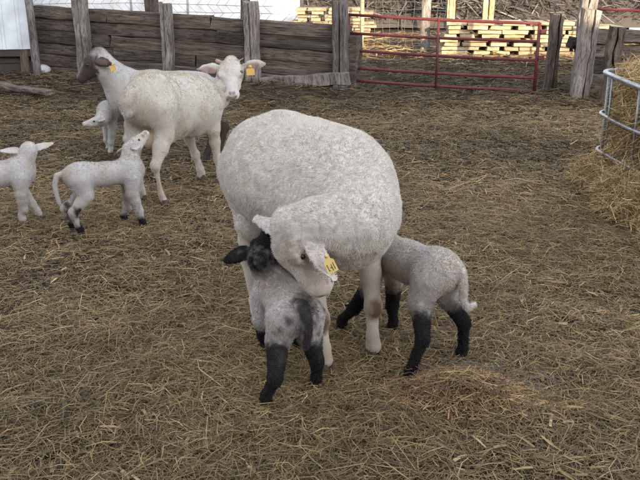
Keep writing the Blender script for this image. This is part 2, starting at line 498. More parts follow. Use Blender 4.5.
# --- railway-tie fence behind the sheep ---------------------------------------------------------
def tie_fence():
    a, b = G(36, 71), G(347, 86)
    root = empty('tie_fence', tuple((a+b)/2), 0)
    tag(root, 'low fence of stacked weathered railway ties with grey split posts', 'fence')
    ctr = (a+b)/2
    d = b-a; Ln = np.linalg.norm(d[:2]); rz = math.atan2(d[1], d[0]); u = A(math.cos(rz), math.sin(rz), 0); nv = A(math.sin(rz), -math.cos(rz), 0)
    slope = -math.atan2(.20, Ln)                        # the courses run down a little to the right
    r = random.Random(2)
    protos = [rough_box('tie', 1.0, .17, .163, 0, 8, .0045, .014, 100+k) for k in range(7)]
    splits = [[.0,.27,.62,1], [.0,.27,.66,1], [.0,.28,.55,1], [.0,.27,.74,1], [0,.3,.62,1], [0,.27,.60,1]]
    for c in range(6):
        top = .175*c - .10
        for i in range(3):
            s0, s1 = splits[c][i]*Ln, splits[c][i+1]*Ln
            if c == 0 and i == 2: s1 = Ln*1.0
            L = s1 - s0 - r.uniform(.008,.03)
            m = (s0+s1)/2
            me = r.choice(protos)
            o = link('tie', me, M['tie'], root)
            z = top + .08 + .02 - math.tan(-slope)*(m - 0) + r.uniform(-.004,.004)
            p = a + u*m - nv*(.10 + r.uniform(-.012,.02)) + A(0,0,z)
            o.scale = (L, r.uniform(.95,1.06), r.uniform(1.06,1.12))
            o.location = tuple(p-ctr); o.rotation_euler = (r.uniform(-.02,.02), -slope + r.uniform(-.003,.003), rz + r.uniform(-.005,.005))
    # leaning board along the foot of the last bay
    bd = link('board', rough_box('board', 1.25, .05, .16, 0, 7, .006, .01, 77), M['post'], root)
    p = (G(305, 85) + A(0,-.02,.06)) - ctr; place(bd, tuple(p), rz, (.25, -.10))
    # posts: pixel column, top row, width
    for px, tp, wd, sd in ((79, -22, .21, 4), (163, 3, .15, 5), (247, 2, .19, 6), (335, 1, .185, 7)):
        base = A(*G(px, 70 + (px-36)*.05 + 3)); base[2] = 0
        t = (base-a)@u; base = a + u*t + nv*.06
        zt = P(px, tp, base[1])[2]
        H = zt + .25
        me = rough_box('post', H, wd, .13, 2, 9, .006, .014, sd*13, .012 if px != 163 else .006)
        o = link('post', me, M['post'], root)
        place(o, tuple(base + A(0,0,H/2-.25) - ctr), rz + r.uniform(-.1,.1), (r.uniform(-.02,.02), r.uniform(-.02,.02)))
    # short tie end standing behind the last post
    o = link('tie', rough_box('tie_end', .95, .2, .2, 2, 6, .008, .02, 301), M['tie'], root)
    place(o, tuple(b + u*.02 - nv*.14 + A(0,0,.15) - ctr), rz)
tie_fence()

# --- woven wire fences --------------------------------------------------------------------------------
def wire_fence(a, b, z0, z1, nh, step, posts, label, diag=False, wr=.0035, mat_post='post_dark', pw=.11, sag=.012):
    a, b = A(*a), A(*b); d = b-a; L = np.linalg.norm(d); u = d/L
    root = empty('wire_fence', tuple((a+b)/2)); tag(root, label, 'fence', 'woven wire fences')
    ctr = (a+b)/2
    r = random.Random(int(L*100)); T = []
    n = max(2, int(L/step))
    hs = [z0 + (z1-z0)*(k/(nh-1)) for k in range(nh)]
    wob = lambda t, k: sag*math.sin(t*9+k*1.7) + r.uniform(-.006,.006)
    for k, z in enumerate(hs):
        pts = [a + d*t + A(0, 0, z + wob(t, k)) - ctr for t in np.linspace(0, 1, 26)]
        T.append(tube_np(pts, wr, 4, caps=False))
    for i in range(n+1):
        t = i/n; x = a + d*t
        pts = [x + u*r.uniform(-.02,.02) + (u*step*(k % 2 - .5)*.9 if diag else 0) + A(0,0,z) - ctr for k, z in enumerate(hs)]
        T.append(tube_np(pts, wr*.9, 4, caps=False))
    link('wire_mesh', mesh_tubes('wire_mesh', T), M['wire'], root)
    for s, (t, h, w, m) in enumerate(posts):
        o = link('post', rough_box('post', h+.2, w, w, 2, 6, .005, w*.2, 900+s+int(L*7)), M[m], root)
        place(o, tuple(a + d*t + A(0,.06,h/2-.1) - ctr), r.uniform(-.3,.3), (r.uniform(-.02,.02), r.uniform(-.02,.02)))
    return root

fa, fb = P(-40, 30, 13.0), P(345, 30, 11.4); fa[2] = fb[2] = 0
wire_fence(fa, fb, .75, 1.45, 7, .14, [(.02,1.5,.13,'post_dark'), (.532,1.6,.2,'post_dark'), (.765,1.25,.13,'post_dark'), (.985,1.6,.14,'post_dark')],
           'sagging diamond wire fence on dark posts above the railway ties', True)
ga, gb = P(360, 40, 16.2), P(452, 40, 15.6); ga[2] = gb[2] = 0
wire_fence(ga, gb, .05, 1.5, 11, .15, [(.02,1.65,.07,'lathpost'), (.72,1.7,.17,'post'), (.99,1.7,.11,'lathpost')],
           'woven wire fence with thin sunlit posts beyond the red gate', False)

# --- red pipe gates ------------------------------------------------------------------------------------
def pipe_gate(a, b, zs, label, tops, R=.0185, braces=(.49,)):
    """a, b feet of the two ends; zs: (height at a, height at b) of each rail, top first"""
    a, b = A(*a), A(*b); ctr = (a+b)/2; d = b-a
    root = empty('pipe_gate', tuple(ctr)); tag(root, label, 'gate', 'red pipe gates')
    for za, zb in zs:
        p0, p1 = a + A(0,0,za), b + A(0,0,zb)
        pts = [p0 + (p1-p0)*t + A(0,0,-.012*math.sin(t*math.pi)) - ctr for t in np.linspace(0,1,9)]
        link('rail', mesh_tubes('rail', [tube_np(pts, R, 10)]), M['red'], root)
    at = lambda t, k: a + d*t + A(0,0, zs[k][0]*(1-t) + zs[k][1]*t) - ctr
    for t in (0, 1):
        link('end_upright', mesh_tubes('end_upright', [tube_np([at(t,0)+A(0,0,R*.6), at(t,-1)-A(0,0,R*.6)], R*1.1, 10)]), M['red'], root)
    for t in braces:
        link('brace', mesh_tubes('brace', [tube_np([at(t,0)+A(0,-.028,.0), at(t,-1)+A(0,-.028,-.06)], R*.8, 8)]), M['red'], root)
    u = nrm(d)
    for z, s in ((.88,.05), (.5,.03)):
        q = at(1,0)*z + at(1,-1)*(1-z)
        bm = box_bm(.075, .05, .055, .008, tuple(q + u*.045))
        link('latch', from_bm('latch', bm), M['red'], root)
    for z in (.15,.8):
        q = at(0,0)*z + at(0,-1)*(1-z)
        bm = box_bm(.09, .04, .045, .006, tuple(q - u*.05))
        link('hinge', from_bm('hinge', bm), M['red'], root)
    return root
gA, gB = G(348, 85), G(534, 94)
rows = [(14.6,23.5), (33,41.5), (50,60.5), (67.5,78), (80,91)]
pipe_gate(gA, gB, [(P(348, y0, gA[1])[2], P(536, y1, gB[1])[2]) for y0, y1 in rows], 'red pipe gate with five rails between the tie fence and posts', None)

# --- posts and tie stack at the right end of the gate ---------------------------------------------------
def single_post(px0, base_y, tp, wd, label, seed, lean=0, mat='post', crack=.01, dep=.14, dy=0):
    g = G(px0, base_y); g[1] += dy
    H = P(px0, tp, g[1])[2] + .2
    o = link('fence_post', rough_box('fence_post', H, wd, dep, 2, 9, .008, .02, seed, crack), M[mat])
    place(o, (g[0] + math.tan(lean)*H/2, g[1], H/2-.2), random.Random(seed).uniform(-.25,.25), (0, lean))
    tag(o, label, 'post', 'gate posts'); return o
single_post(549, 90, 14, .145, 'grey wooden post that the red gate latches onto', 41, .02, 'post_dark')
single_post(577, 99, 9, .20, 'thick weathered post with a split, just beside the latch post', 42, .055, 'post')
single_post(608, 104, 27, .165, 'dark square post close behind the hay feeder corner', 43, .01, 'post_dark')
single_post(601, 96, -14, .2, 'tall pale grey post rising behind the dark square post', 44, .03, 'post', dy=.9)
def tie_stack():
    g = G(592, 97); root = empty('tie_stack', (g[0]+.35, g[1]+.18, 0)); tag(root, 'short stack of railway ties between the right-hand posts', 'ties')
    r = random.Random(12)
    for k in range(5):
        o = link('tie', rough_box('tie_short', 1.0+r.uniform(-.06,.06), .17, .165, 0, 6, .01, .025, 500+k), M['tie'], root)
        place(o, (r.uniform(-.04,.04), r.uniform(-.02,.02), .02+.165*k), .10+r.uniform(-.03,.03), (0, .03))
    s = G(567, 90)
    slab = link('slab', rough_box('slab', .62, .24, .12, 2, 7, .012, .04, 555), M['tie'], root)
    place(slab, (s[0]-g[0]-.35+.06, .12, .24), .1)
    o = link('tie', rough_box('tie_cap', .42, .17, .12, 0, 6, .012, .035, 556), M['tie'], root); place(o, (s[0]-g[0]-.27, .12, .61), .1)
tie_stack()
hA, hB = P(592, 40, 12.5), P(760, 60, 11.2); hA[2] = hB[2] = 0
pipe_gate(hA, hB, [(P(592, y, 12.5)[2],)*2 for y in (9, 31, 50, 70)], 'second red pipe gate half hidden behind the right-hand posts', None, braces=(.4,))
sg = P(634, 31, 11.9)
o = link('sign', from_bm('sign', box_bm(.18, .012, .095, .004)), M['sign']); place(o, (sg[0], sg[1]-.06, sg[2]), -.3)
tag(o, 'small blank white sign hung on the back red gate', 'sign')

# --- fresh sawn timber stacked in the sun -----------------------------------------------------------------
def timber_stack(c, rz, L, D, courses, ph, label, seed, unit=.36):
    root = empty('timber_stack', c, rz); tag(root, label, 'timber', 'stacks of fresh timber')
    r = random.Random(seed)
    protos = [rough_box('timber', 1.0, 1.0, 1.0, 0, 3, .02, .06, 700+k) for k in range(5)]
    for k in range(courses):
        x = -L/2 + r.uniform(-.08, .1)
        top = L/2 + r.uniform(-.15, .05)
        while x < top:
            l = r.uniform(.5, 1.35)*unit
            o = link('timber', r.choice(protos), M['fresh'], root)
            o.scale = (l, D*r.uniform(.85,1), ph*r.uniform(.82,.97))
            o.location = (x+l/2, r.uniform(-.05,.05), ph*(k+.5)); o.rotation_euler = (0, r.uniform(-.012,.012), r.uniform(-.03,.03))
            x += l + (r.uniform(.05,.14) if r.random() < .8 else .012)
    return root
c2 = P(517, 56, 14.9)
timber_stack((c2[0], 14.9, -.02), -.10, 2.75, .9, 9, .072, 'wide sunlit stack of pale sawn timber behind the red gate', 3)
c1 = P(330, 40, 17.6)
timber_stack((c1[0], 17.6, -.02), -.06, 1.5, .9, 12, .066, 'narrow sunlit stack of pale sawn timber past the fence end', 4, .3)

# --- pale metal shed at the left --------------------------------------------------------------------------
def metal_shed():
    a = G(-140, 78); b = G(33, 74)
    d = nrm(b-a); n = A(d[1], -d[0], 0)
    root = empty('metal_shed', tuple(b)); tag(root, 'pale blue-white ribbed metal shed at the left edge of the yard', 'shed')
    L = np.linalg.norm(b-a); z0 = .36; z1 = 2.7
    # ribbed sheets
    def sheet(o0, dirv, nv, length, zb, zt):
        V, F = [], []; x = 0; pr = []
        while x < length:
            for dx, dn in ((0,0), (.15,0), (.165,.018), (.195,.018), (.21,0)):
                if x+dx <= length: pr.append((x+dx, dn))
            x += .225
        pr.append((length, 0))
        for x, dn in pr:
            for z in (zb, zt): V.append(o0 + dirv*x + nv*dn + A(0,0,z) - b)
        for i in range(len(pr)-1): F.append((2*i, 2*i+2, 2*i+3, 2*i+1))
        return mesh_np('siding', V, F)
    link('siding', sheet(a, d, n, L, z0, z1), M['white_metal'], root)
    back = A(-n[0], -n[1], 0)
    link('siding', sheet(b, back, d, 3.6, .18, z1), M['white_metal'], root)
    link('sill_beam', from_bm('sill_beam', box_bm(L, .12, .10, .01)), M['dark'], root).location = tuple((a-b)/2 + A(0,0,z0-.06) - n*.08)
    root.children[-1].rotation_euler = (0, 0, math.atan2(d[1], d[0]))
    for k in range(2):
        o = link('skirt_board', rough_box('skirt_board', L, .04, .17, 0, 9, .005, .008, 610+k), M['dark'], root)
        place(o, tuple((a-b)/2 - n*.14 + A(0,0,.06+.175*k)), math.atan2(d[1], d[0]))
    o = link('corner_post', rough_box('corner_post', .6, .12, .12, 2, 5, .004, .01, 620), M['post_dark'], root); place(o, tuple(-d*.1 - n*.06 + A(0,0,.15)), .2)
    o = link('roof', from_bm('roof', box_bm(L+.6, 4.4, .08, .02)), M['roof'], root); place(o, tuple((a-b)/2 - n*1.8 + A(0,0,z1+.06)), math.atan2(d[1], d[0]))
    # leaning pole against the corner
    q0 = G(38, 77); q1 = P(24, -30, q0[1]+.15)
    pl = mesh_tubes('leaning_pole', [tube_np(catmull([q0-A(0,0,.05), (q0+q1)/2+A(.01,0,0), q1], 4), .055, 9)])
    po = link('leaning_pole', pl, M['post']); tag(po, 'grey round pole leaning against the metal shed corner', 'pole')
metal_shed()

# --- white shed beyond the tie fence -------------------------------------------------------------------------
def white_shed():
    y = 19.5
    xr, xl = P(301, 20, y)[0], P(20, 20, y)[0]
    root = empty('white_shed', ((xl+xr)/2, y, 0)); tag(root, 'white panelled shed wall seen through wire above the tie fence', 'shed')
    L = xr-xl; n = 5; pw = L/n
    for i in range(n):
        o = link('panel', from_bm('panel', box_bm(pw-.03, .05, 2.9, .008)), M['white_panel'], root); o.location = (-L/2+pw*(i+.5), 0, 1.45)
        if i: 
            o = link('seam_strip', from_bm('seam_strip', box_bm(.05, .03, 2.9, .004)), M['galv'], root); o.location = (-L/2+pw*i, -.03, 1.45)
    o = link('side_wall', from_bm('side_wall', box_bm(.05, 5, 2.9, .008)), M['white_panel'], root); o.location = (L/2-.05, 2.55, 1.44)
    o = link('side_wall', from_bm('side_wall', box_bm(.05, 5, 2.9, .008)), M['white_panel'], root); o.location = (-L/2+.05, 2.55, 1.44)
    o = link('corner_trim', from_bm('corner_trim', box_bm(.07, .07, 2.92, .005)), M['dark'], root); o.location = (L/2+.01, -.01, 1.46)
    o = link('roof', from_bm('roof', box_bm(L+.6, 5.8, .1, .02)), M['roof'], root); o.location = (0, 2.5, 3.0); o.rotation_euler = (.06,0,0)
    o = link('lath_post', rough_box('lath_post', 1.7, .09, .07, 2, 6, .004, .01, 821), M['lathpost'])
    q = P(150, 20, 17.5); place(o, (q[0], 17.5, .78)); tag(o, 'pale thin wooden post in front of the white shed', 'post')
white_shed()

# --- brush pile and odds and ends in the far yard ------------------------------------------------------------
def brush_pile():
    n = 26000
    x = RNG.uniform(-1, 1, n)*9.0; y = 25 + RNG.uniform(-1, 1, n)*1.8
    ht = 2.2*(1-((y-25)/2.0)**2)*np.clip(1.25-np.abs(x/9.0)**3, 0, 1)*(.7+.6*fbm(np.stack([x*.5, y*.5], 1), 60, 3))
    z = ht*RNG.random(n)**.45 + .02
    L = RNG.uniform(.3, 1.3, n); Wd = RNG.uniform(.012, .05, n)
    c = np.array([(.075,.065,.062), (.10,.092,.09), (.05,.043,.04), (.14,.128,.122), (.085,.068,.055)])[RNG.integers(0,5,n)]*RNG.uniform(.7,1.2,(n,1))
    pos = np.stack([x+5.4, y, z], 1)
    V, F, C = strands(pos, RNG.uniform(0, 6.28, n), L, Wd, RNG.normal(0, .35, n), .2, c)
    # dark heart of the heap
    gx, gy = np.meshgrid(np.linspace(-9,9,60), np.linspace(23.1,26.9,16), indexing='ij')
    h = 2.0*(1-((gy-25)/2.0)**2)*np.clip(1.25-np.abs(gx/9.0)**3, 0, 1)*(.7+.6*fbm(np.stack([gx.ravel()*.5, gy.ravel()*.5], 1), 60, 3).reshape(gx.shape)) - .15
    Vb = np.stack([gx.ravel()+5.4, gy.ravel(), h.ravel()], 1); I = np.arange(gx.size).reshape(gx.shape)
    Fb = np.stack([I[:-1,:-1], I[1:,:-1], I[1:,1:], I[:-1,1:]], -1).reshape(-1,4)
    V, F, C = merge([(V,F,C), (Vb,Fb,np.tile(A(.05,.043,.04),(len(Vb),1)))])
    me = mesh_np('brush_pile', V, F); add_col(me, C)
    tag(link('brush_pile', me, M['straw']), 'long grey heap of brush and dead branches at the far side', 'brush', kind='stuff')
brush_pile()

def rail_rack():
    q = P(484, 12, 20.5); root = empty('rail_rack', (q[0]-.1, 20.5, 0)); tag(root, 'sunlit wooden rail rack standing before the brush heap', 'rack')
    for x in (-.75, .12, .28):
        o = link('post', rough_box('post', 1.5, .12, .1, 2, 5, .005, .012, 830+int(x*9)), M['lathpost'], root); o.location = (x, 0, .7)
    for z in (.95, 1.28):
        o = link('rail', rough_box('rail', 1.5, .04, .11, 0, 5, .005, .008, 840+int(z*9)), M['lathpost'], root); o.location = (-.3, -.075, z)
rail_rack()

o = link('plank', rough_box('plank', 1.5, .13, .05, 0, 9, .006, .01, 850), M['plank'])
g = G(24, 94.5); g2 = G(66, 100.5)
place(o, (g[0]-.12, g[1], .085), math.atan2(g2[1]-g[1], g2[0]-g[0])); tag(o, 'grey weathered plank lying on the ground near the metal shed', 'plank')

bm = bmesh.new(); bmesh.ops.create_icosphere(bm, subdivisions=3, radius=1)
for v in bm.verts:
    k = 1 + .25*(vnoise(np.array([v.co[:]])*1.6, 4)[0]-.5) + .12*(vnoise(np.array([v.co[:]])*4, 6)[0]-.5); v.co *= k
bmesh.ops.scale(bm, vec=(.12,.09,.08), verts=bm.verts)
o = link('stone', from_bm('stone', bm, True), M['stone']); g = G(43, 73); place(o, (g[0], g[1], .05)); tag(o, 'pale rounded stone at the foot of the leaning pole', 'stone')

# --- hay feeder ----------------------------------------------------------------------------------------------
FX0, FX1, FY0, FY1 = 1.90, 3.6, 3.5, 5.55
def feeder():
    root = empty('hay_feeder', ((FX0+FX1)/2, (FY0+FY1)/2, 0)); tag(root, 'galvanised tube hay feeder full of hay at the right edge', 'feeder')
    ctr = A((FX0+FX1)/2, (FY0+FY1)/2, 0)
    def loop(z, off=0, rc=.16):
        pts = []
        for cx, cy, a0 in ((FX1-rc, FY1-rc, 0), (FX0+rc, FY1-rc, 90), (FX0+rc, FY0+rc, 180), (FX1-rc, FY0+rc, 270)):
            for k in range(7):
                a = rad(a0 + 15*k); pts.append(A(cx + (rc+off)*math.cos(a), cy + (rc+off)*math.sin(a), z))
        full = []
        for i in range(len(pts)):
            p, q = pts[i], pts[(i+1) % len(pts)]
            m = max(1, int(np.linalg.norm(q-p)/.25))
            for k in range(m):
                w = p + (q-p)*k/m
                full.append(w + A(0,0,.012*math.sin(w[1]*3+z*5) + .008*math.sin(w[0]*4)) - ctr)
        return np.array(full)
    for z in (.715, .455, .215): link('rail', mesh_tubes('rail', [tube_np(loop(z), .012 if z < .7 else .015, 10, closed=True)]), M['galv'], root)
    ys = np.arange(FY0+.35, FY1-.1, .47); bars = [(FX0, y) for y in ys] + [(FX1, y) for y in ys] + [(x, FY1) for x in np.arange(FX0+.3, FX1-.1, .47)] + [(x, FY0) for x in np.arange(FX0+.3, FX1-.1, .47)]
    for x, y in bars:
        link('bar', mesh_tubes('bar', [tube_np([A(x,y,.71)-ctr, A(x,y,.20)-ctr], .008, 7)]), M['galv'], root)
    for x in (FX0+.06, FX1-.06):
        for y in (FY0+.06, FY1-.06): link('leg', mesh_tubes('leg', [tube_np([A(x,y,.72)-ctr, A(x,y,-.02)-ctr], .014, 8)]), M['galv'], root)
feeder()

def hay():
    # core of the hay inside the feeder plus what has been pulled out under the rails
    S_ = [((FX0+FX1)/2+.04, 4.55, .16, .825, .97, .64), (FX0+.16, 4.75, -.02, .34, .66, .19), (FX0+.12, 4.1, -.02, .34, .7, .2)]
    parts = []
    for cx, cy, cz, rx, ry, rz_ in S_:
        u = np.linspace(0, 2*np.pi, 40, endpoint=False); v = np.linspace(0, np.pi*.56, 16)
        U, Vv = np.meshgrid(u, v, indexing='ij')
        sq = lambda c: np.sign(c)*np.abs(c)**.42
        X = cx + rx*sq(np.cos(U))*sq(np.sin(Vv)); Y = cy + ry*sq(np.sin(U))*sq(np.sin(Vv)); Z = cz + rz_*sq(np.cos(Vv))
        p = np.stack([X.ravel(), Y.ravel(), Z.ravel()], 1)
        p += ((np.stack([fbm(p*5, 90+i, 3) for i in range(3)], 1))-.5)*.14
        I = np.arange(p.shape[0]).reshape(U.shape); In = np.roll(I, -1, 0)
        F = np.stack([I[:,:-1], In[:,:-1], In[:,1:], I[:,1:]], -1).reshape(-1,4)
        p = p*A(1,1,1); p[:,:2] = (p[:,:2]-A(cx,cy))*.93 + A(cx,cy); p[:,2] -= .03
        if rx > .5: parts.append((p, F, np.tile(A(.10,.075,.042), (len(p),1))))
        n = int(70000*rx*ry/.84)+12000
        uu = RNG.uniform(0, 2*np.pi, n); vv = np.arccos(1-RNG.random(n)*1.45)
        q = np.stack([cx+rx*sq(np.cos(uu))*sq(np.sin(vv)), cy+ry*sq(np.sin(uu))*sq(np.sin(vv)), cz+rz_*sq(np.cos(vv))], 1)
        if rx > .5:                                  # the side of the heap behind the rails
            m = n//2; q[:m,0] = cx+rx*sq(np.cos(uu[:m])); q[:m,1] = cy+ry*sq(np.sin(uu[:m])); q[:m,2] = RNG.uniform(.02, .78, m)
        q += ((np.stack([fbm(q*5, 90+i, 3) for i in range(3)], 1))-.5)*.14 + RNG.normal(0, .026, (n,3))
        ok = (q[:,2] > -.01) & in_view(q[:,0], q[:,1], .4); q = q[ok]; n = len(q)
        if rx < .5: q[:,2] = ground_h(q[:,0], q[:,1]) + .01 + RNG.random(n)**1.5*np.maximum(q[:,2], .03)
        c = straw_cols(n, [.2,.28,.2,.12,.07,.04,.08,.04,.0])*1.1
        parts.append(strands(q, RNG.uniform(0,6.28,n), RNG.uniform(.06,.24,n), RNG.uniform(.0016,.0042,n), RNG.normal(-.1,.55,n), .3, c))
    V, F, C = merge(parts)
    me = mesh_np('hay', V, F); add_col(me, C)
    tag(link('hay', me, M['straw']), 'heaped loose hay filling the feeder and spilling at its foot', 'hay', kind='stuff')
hay()

# --- tangle of faded twine and chaff in front -------------------------------------------------------------------
def twine():
    g = G(463, 401); T = []; r = random.Random(9)
    root = empty('baling_twine', tuple(g)); tag(root, 'tangle of faded reddish baling twine half buried in straw', 'twine')
    for k in range(110):
        x, y = r.uniform(-.17,.13), r.uniform(-.06,.08); p = A(x, y, .05+r.uniform(0,.05)); pts = []
        a = r.uniform(0, 6.28)
        for i in range(6):
            a += r.uniform(-1.6,1.6); p = p + A(math.cos(a)*.02, math.sin(a)*.016, r.uniform(-.014,.014)); p[2] = min(max(p[2], .03), .10*math.exp(-(p[0]/.18)**2)+.03); pts.append(p.copy())
        T.append(tube_np(catmull(pts, 2), .0013, 5))
    m, nt, b = new_mat('faded_twine', .9, .1); b.inputs['Base Color'].default_value = (.19,.105,.08,1)
    m2, nt, b = new_mat('bluegrey_twine', .9, .1); b.inputs['Base Color'].default_value = (.17,.165,.16,1)
    for k, (v, f) in enumerate(T):
        link('strand', mesh_tubes('strand', [(v if k < 88 else v+A(.11,.04,.01), f)]), m if k < 88 else m2, root)
    # low mound of chaff that it is caught in
    n = 5200
    x, y = RNG.normal(0,.14,n), RNG.normal(0,.07,n)
    z = .10*np.exp(-(x/.17)**2-(y/.1)**2)*RNG.random(n)**.4 + .01
    c = straw_cols(n, [.08,.1,.16,.18,.04,.12,.02,.30,.0])
    V, F, C = strands(np.stack([x+g[0], y+g[1], z + ground_h(x+g[0], y+g[1])], 1), RNG.uniform(0,6.28,n), RNG.uniform(.03,.11,n), RNG.uniform(.0013,.003,n), RNG.normal(0,.16,n), .25, c)
    me = mesh_np('straw_clump', V, F); add_col(me, C)
    tag(link('straw_clump', me, M['straw']), 'low clump of raised straw round the reddish twine', 'straw', kind='stuff')
twine()

# --- unseen building behind the camera, stepped outline shaped to shade the yard ---------------------------------------------
def shade_barn():
    y0 = -9.0
    root = empty('shade_barn', (0, y0-4, 0)); tag(root, 'unseen red board building behind the viewer, tall part and lean-to shaped to shade the yard', 'shade_barn')
    xs = 4.75                                                    # where the tall part ends and the lean-to starts
    def wall(x0, x1, H, name='wall'):
        n = int((x1-x0)/.9)
        for i in range(n):
            w = (x1-x0)/n
            o = link('wall_board', from_bm('wall_board', box_bm(w-.02, .06, H, .006)), M['shade_barn'], root); o.location = (x0+w*(i+.5), 4.0, H/2)
    tall, low = 7.4, 3.75
    wall(-22, xs, tall); wall(xs, 18, low)
    o = link('back_wall', from_bm('back_wall', box_bm(40, .08, low)), M['shade_barn'], root); o.location = (-2, -4, low/2)
    o = link('inner_wall', from_bm('inner_wall', box_bm(xs+22-.1, .05, tall-.05)), M['dark'], root); o.location = ((xs-22)/2, 3.93, tall/2)
    o = link('inner_wall', from_bm('inner_wall', box_bm(18-xs-.1, .05, low-.05)), M['dark'], root); o.location = ((18+xs)/2, 3.93, low/2)
    o = link('roof', from_bm('roof', box_bm(xs+22+.3, 8.6, .14, .02)), M['roof'], root); o.location = ((xs-22)/2, 0, tall-.35); o.rotation_euler = (.12,0,0)
    o = link('roof', from_bm('roof', box_bm(18-xs+.2, 8.4, .12, .02)), M['roof'], root); o.location = ((18+xs)/2, 0, low-.02)
    o = link('side_wall', from_bm('side_wall', box_bm(.08, 8, tall-.8)), M['shade_barn'], root); o.location = (xs-.05, 0, (tall-.8)/2)
    d = link('door', from_bm('door', box_bm(3.0, .08, 3.0, .01)), M['shade_barn'], root); d.location = (-4, 4.08, 1.5)
    for s in (-1, 1):
        q = link('brace', from_bm('brace', box_bm(3.6, .04, .14, .005)), M['white_panel'], d); q.location = (0, .06, 0); q.rotation_euler = (0, s*.72, 0)
shade_barn()

# --- sheep droppings trodden into the litter
def droppings():
    r = random.Random(31); bm = bmesh.new()
    for c in range(46):
        cy = r.uniform(1.8, 7.5); cx = r.uniform(-1, 1)*.42*cy
        for k in range(r.randint(3, 11)):
            x, y = cx + r.gauss(0, .045), cy + r.gauss(0, .045)
            z = float(ground_h(np.array([x]), np.array([y]))[0]) + r.uniform(.010, .024)
            s = r.uniform(.0055, .009)
            m = Matrix.Translation((x, y, z)) @ Matrix.Rotation(r.uniform(0, 3.1), 4, 'Z') @ Matrix.Diagonal((s*1.3, s, s*.9, 1))
            bmesh.ops.create_icosphere(bm, subdivisions=1, radius=1.0, matrix=m)
    o = link('droppings', from_bm('droppings', bm, True), M['dung'])
    tag(o, 'dark sheep droppings scattered through the straw', 'droppings', kind='stuff')
droppings()

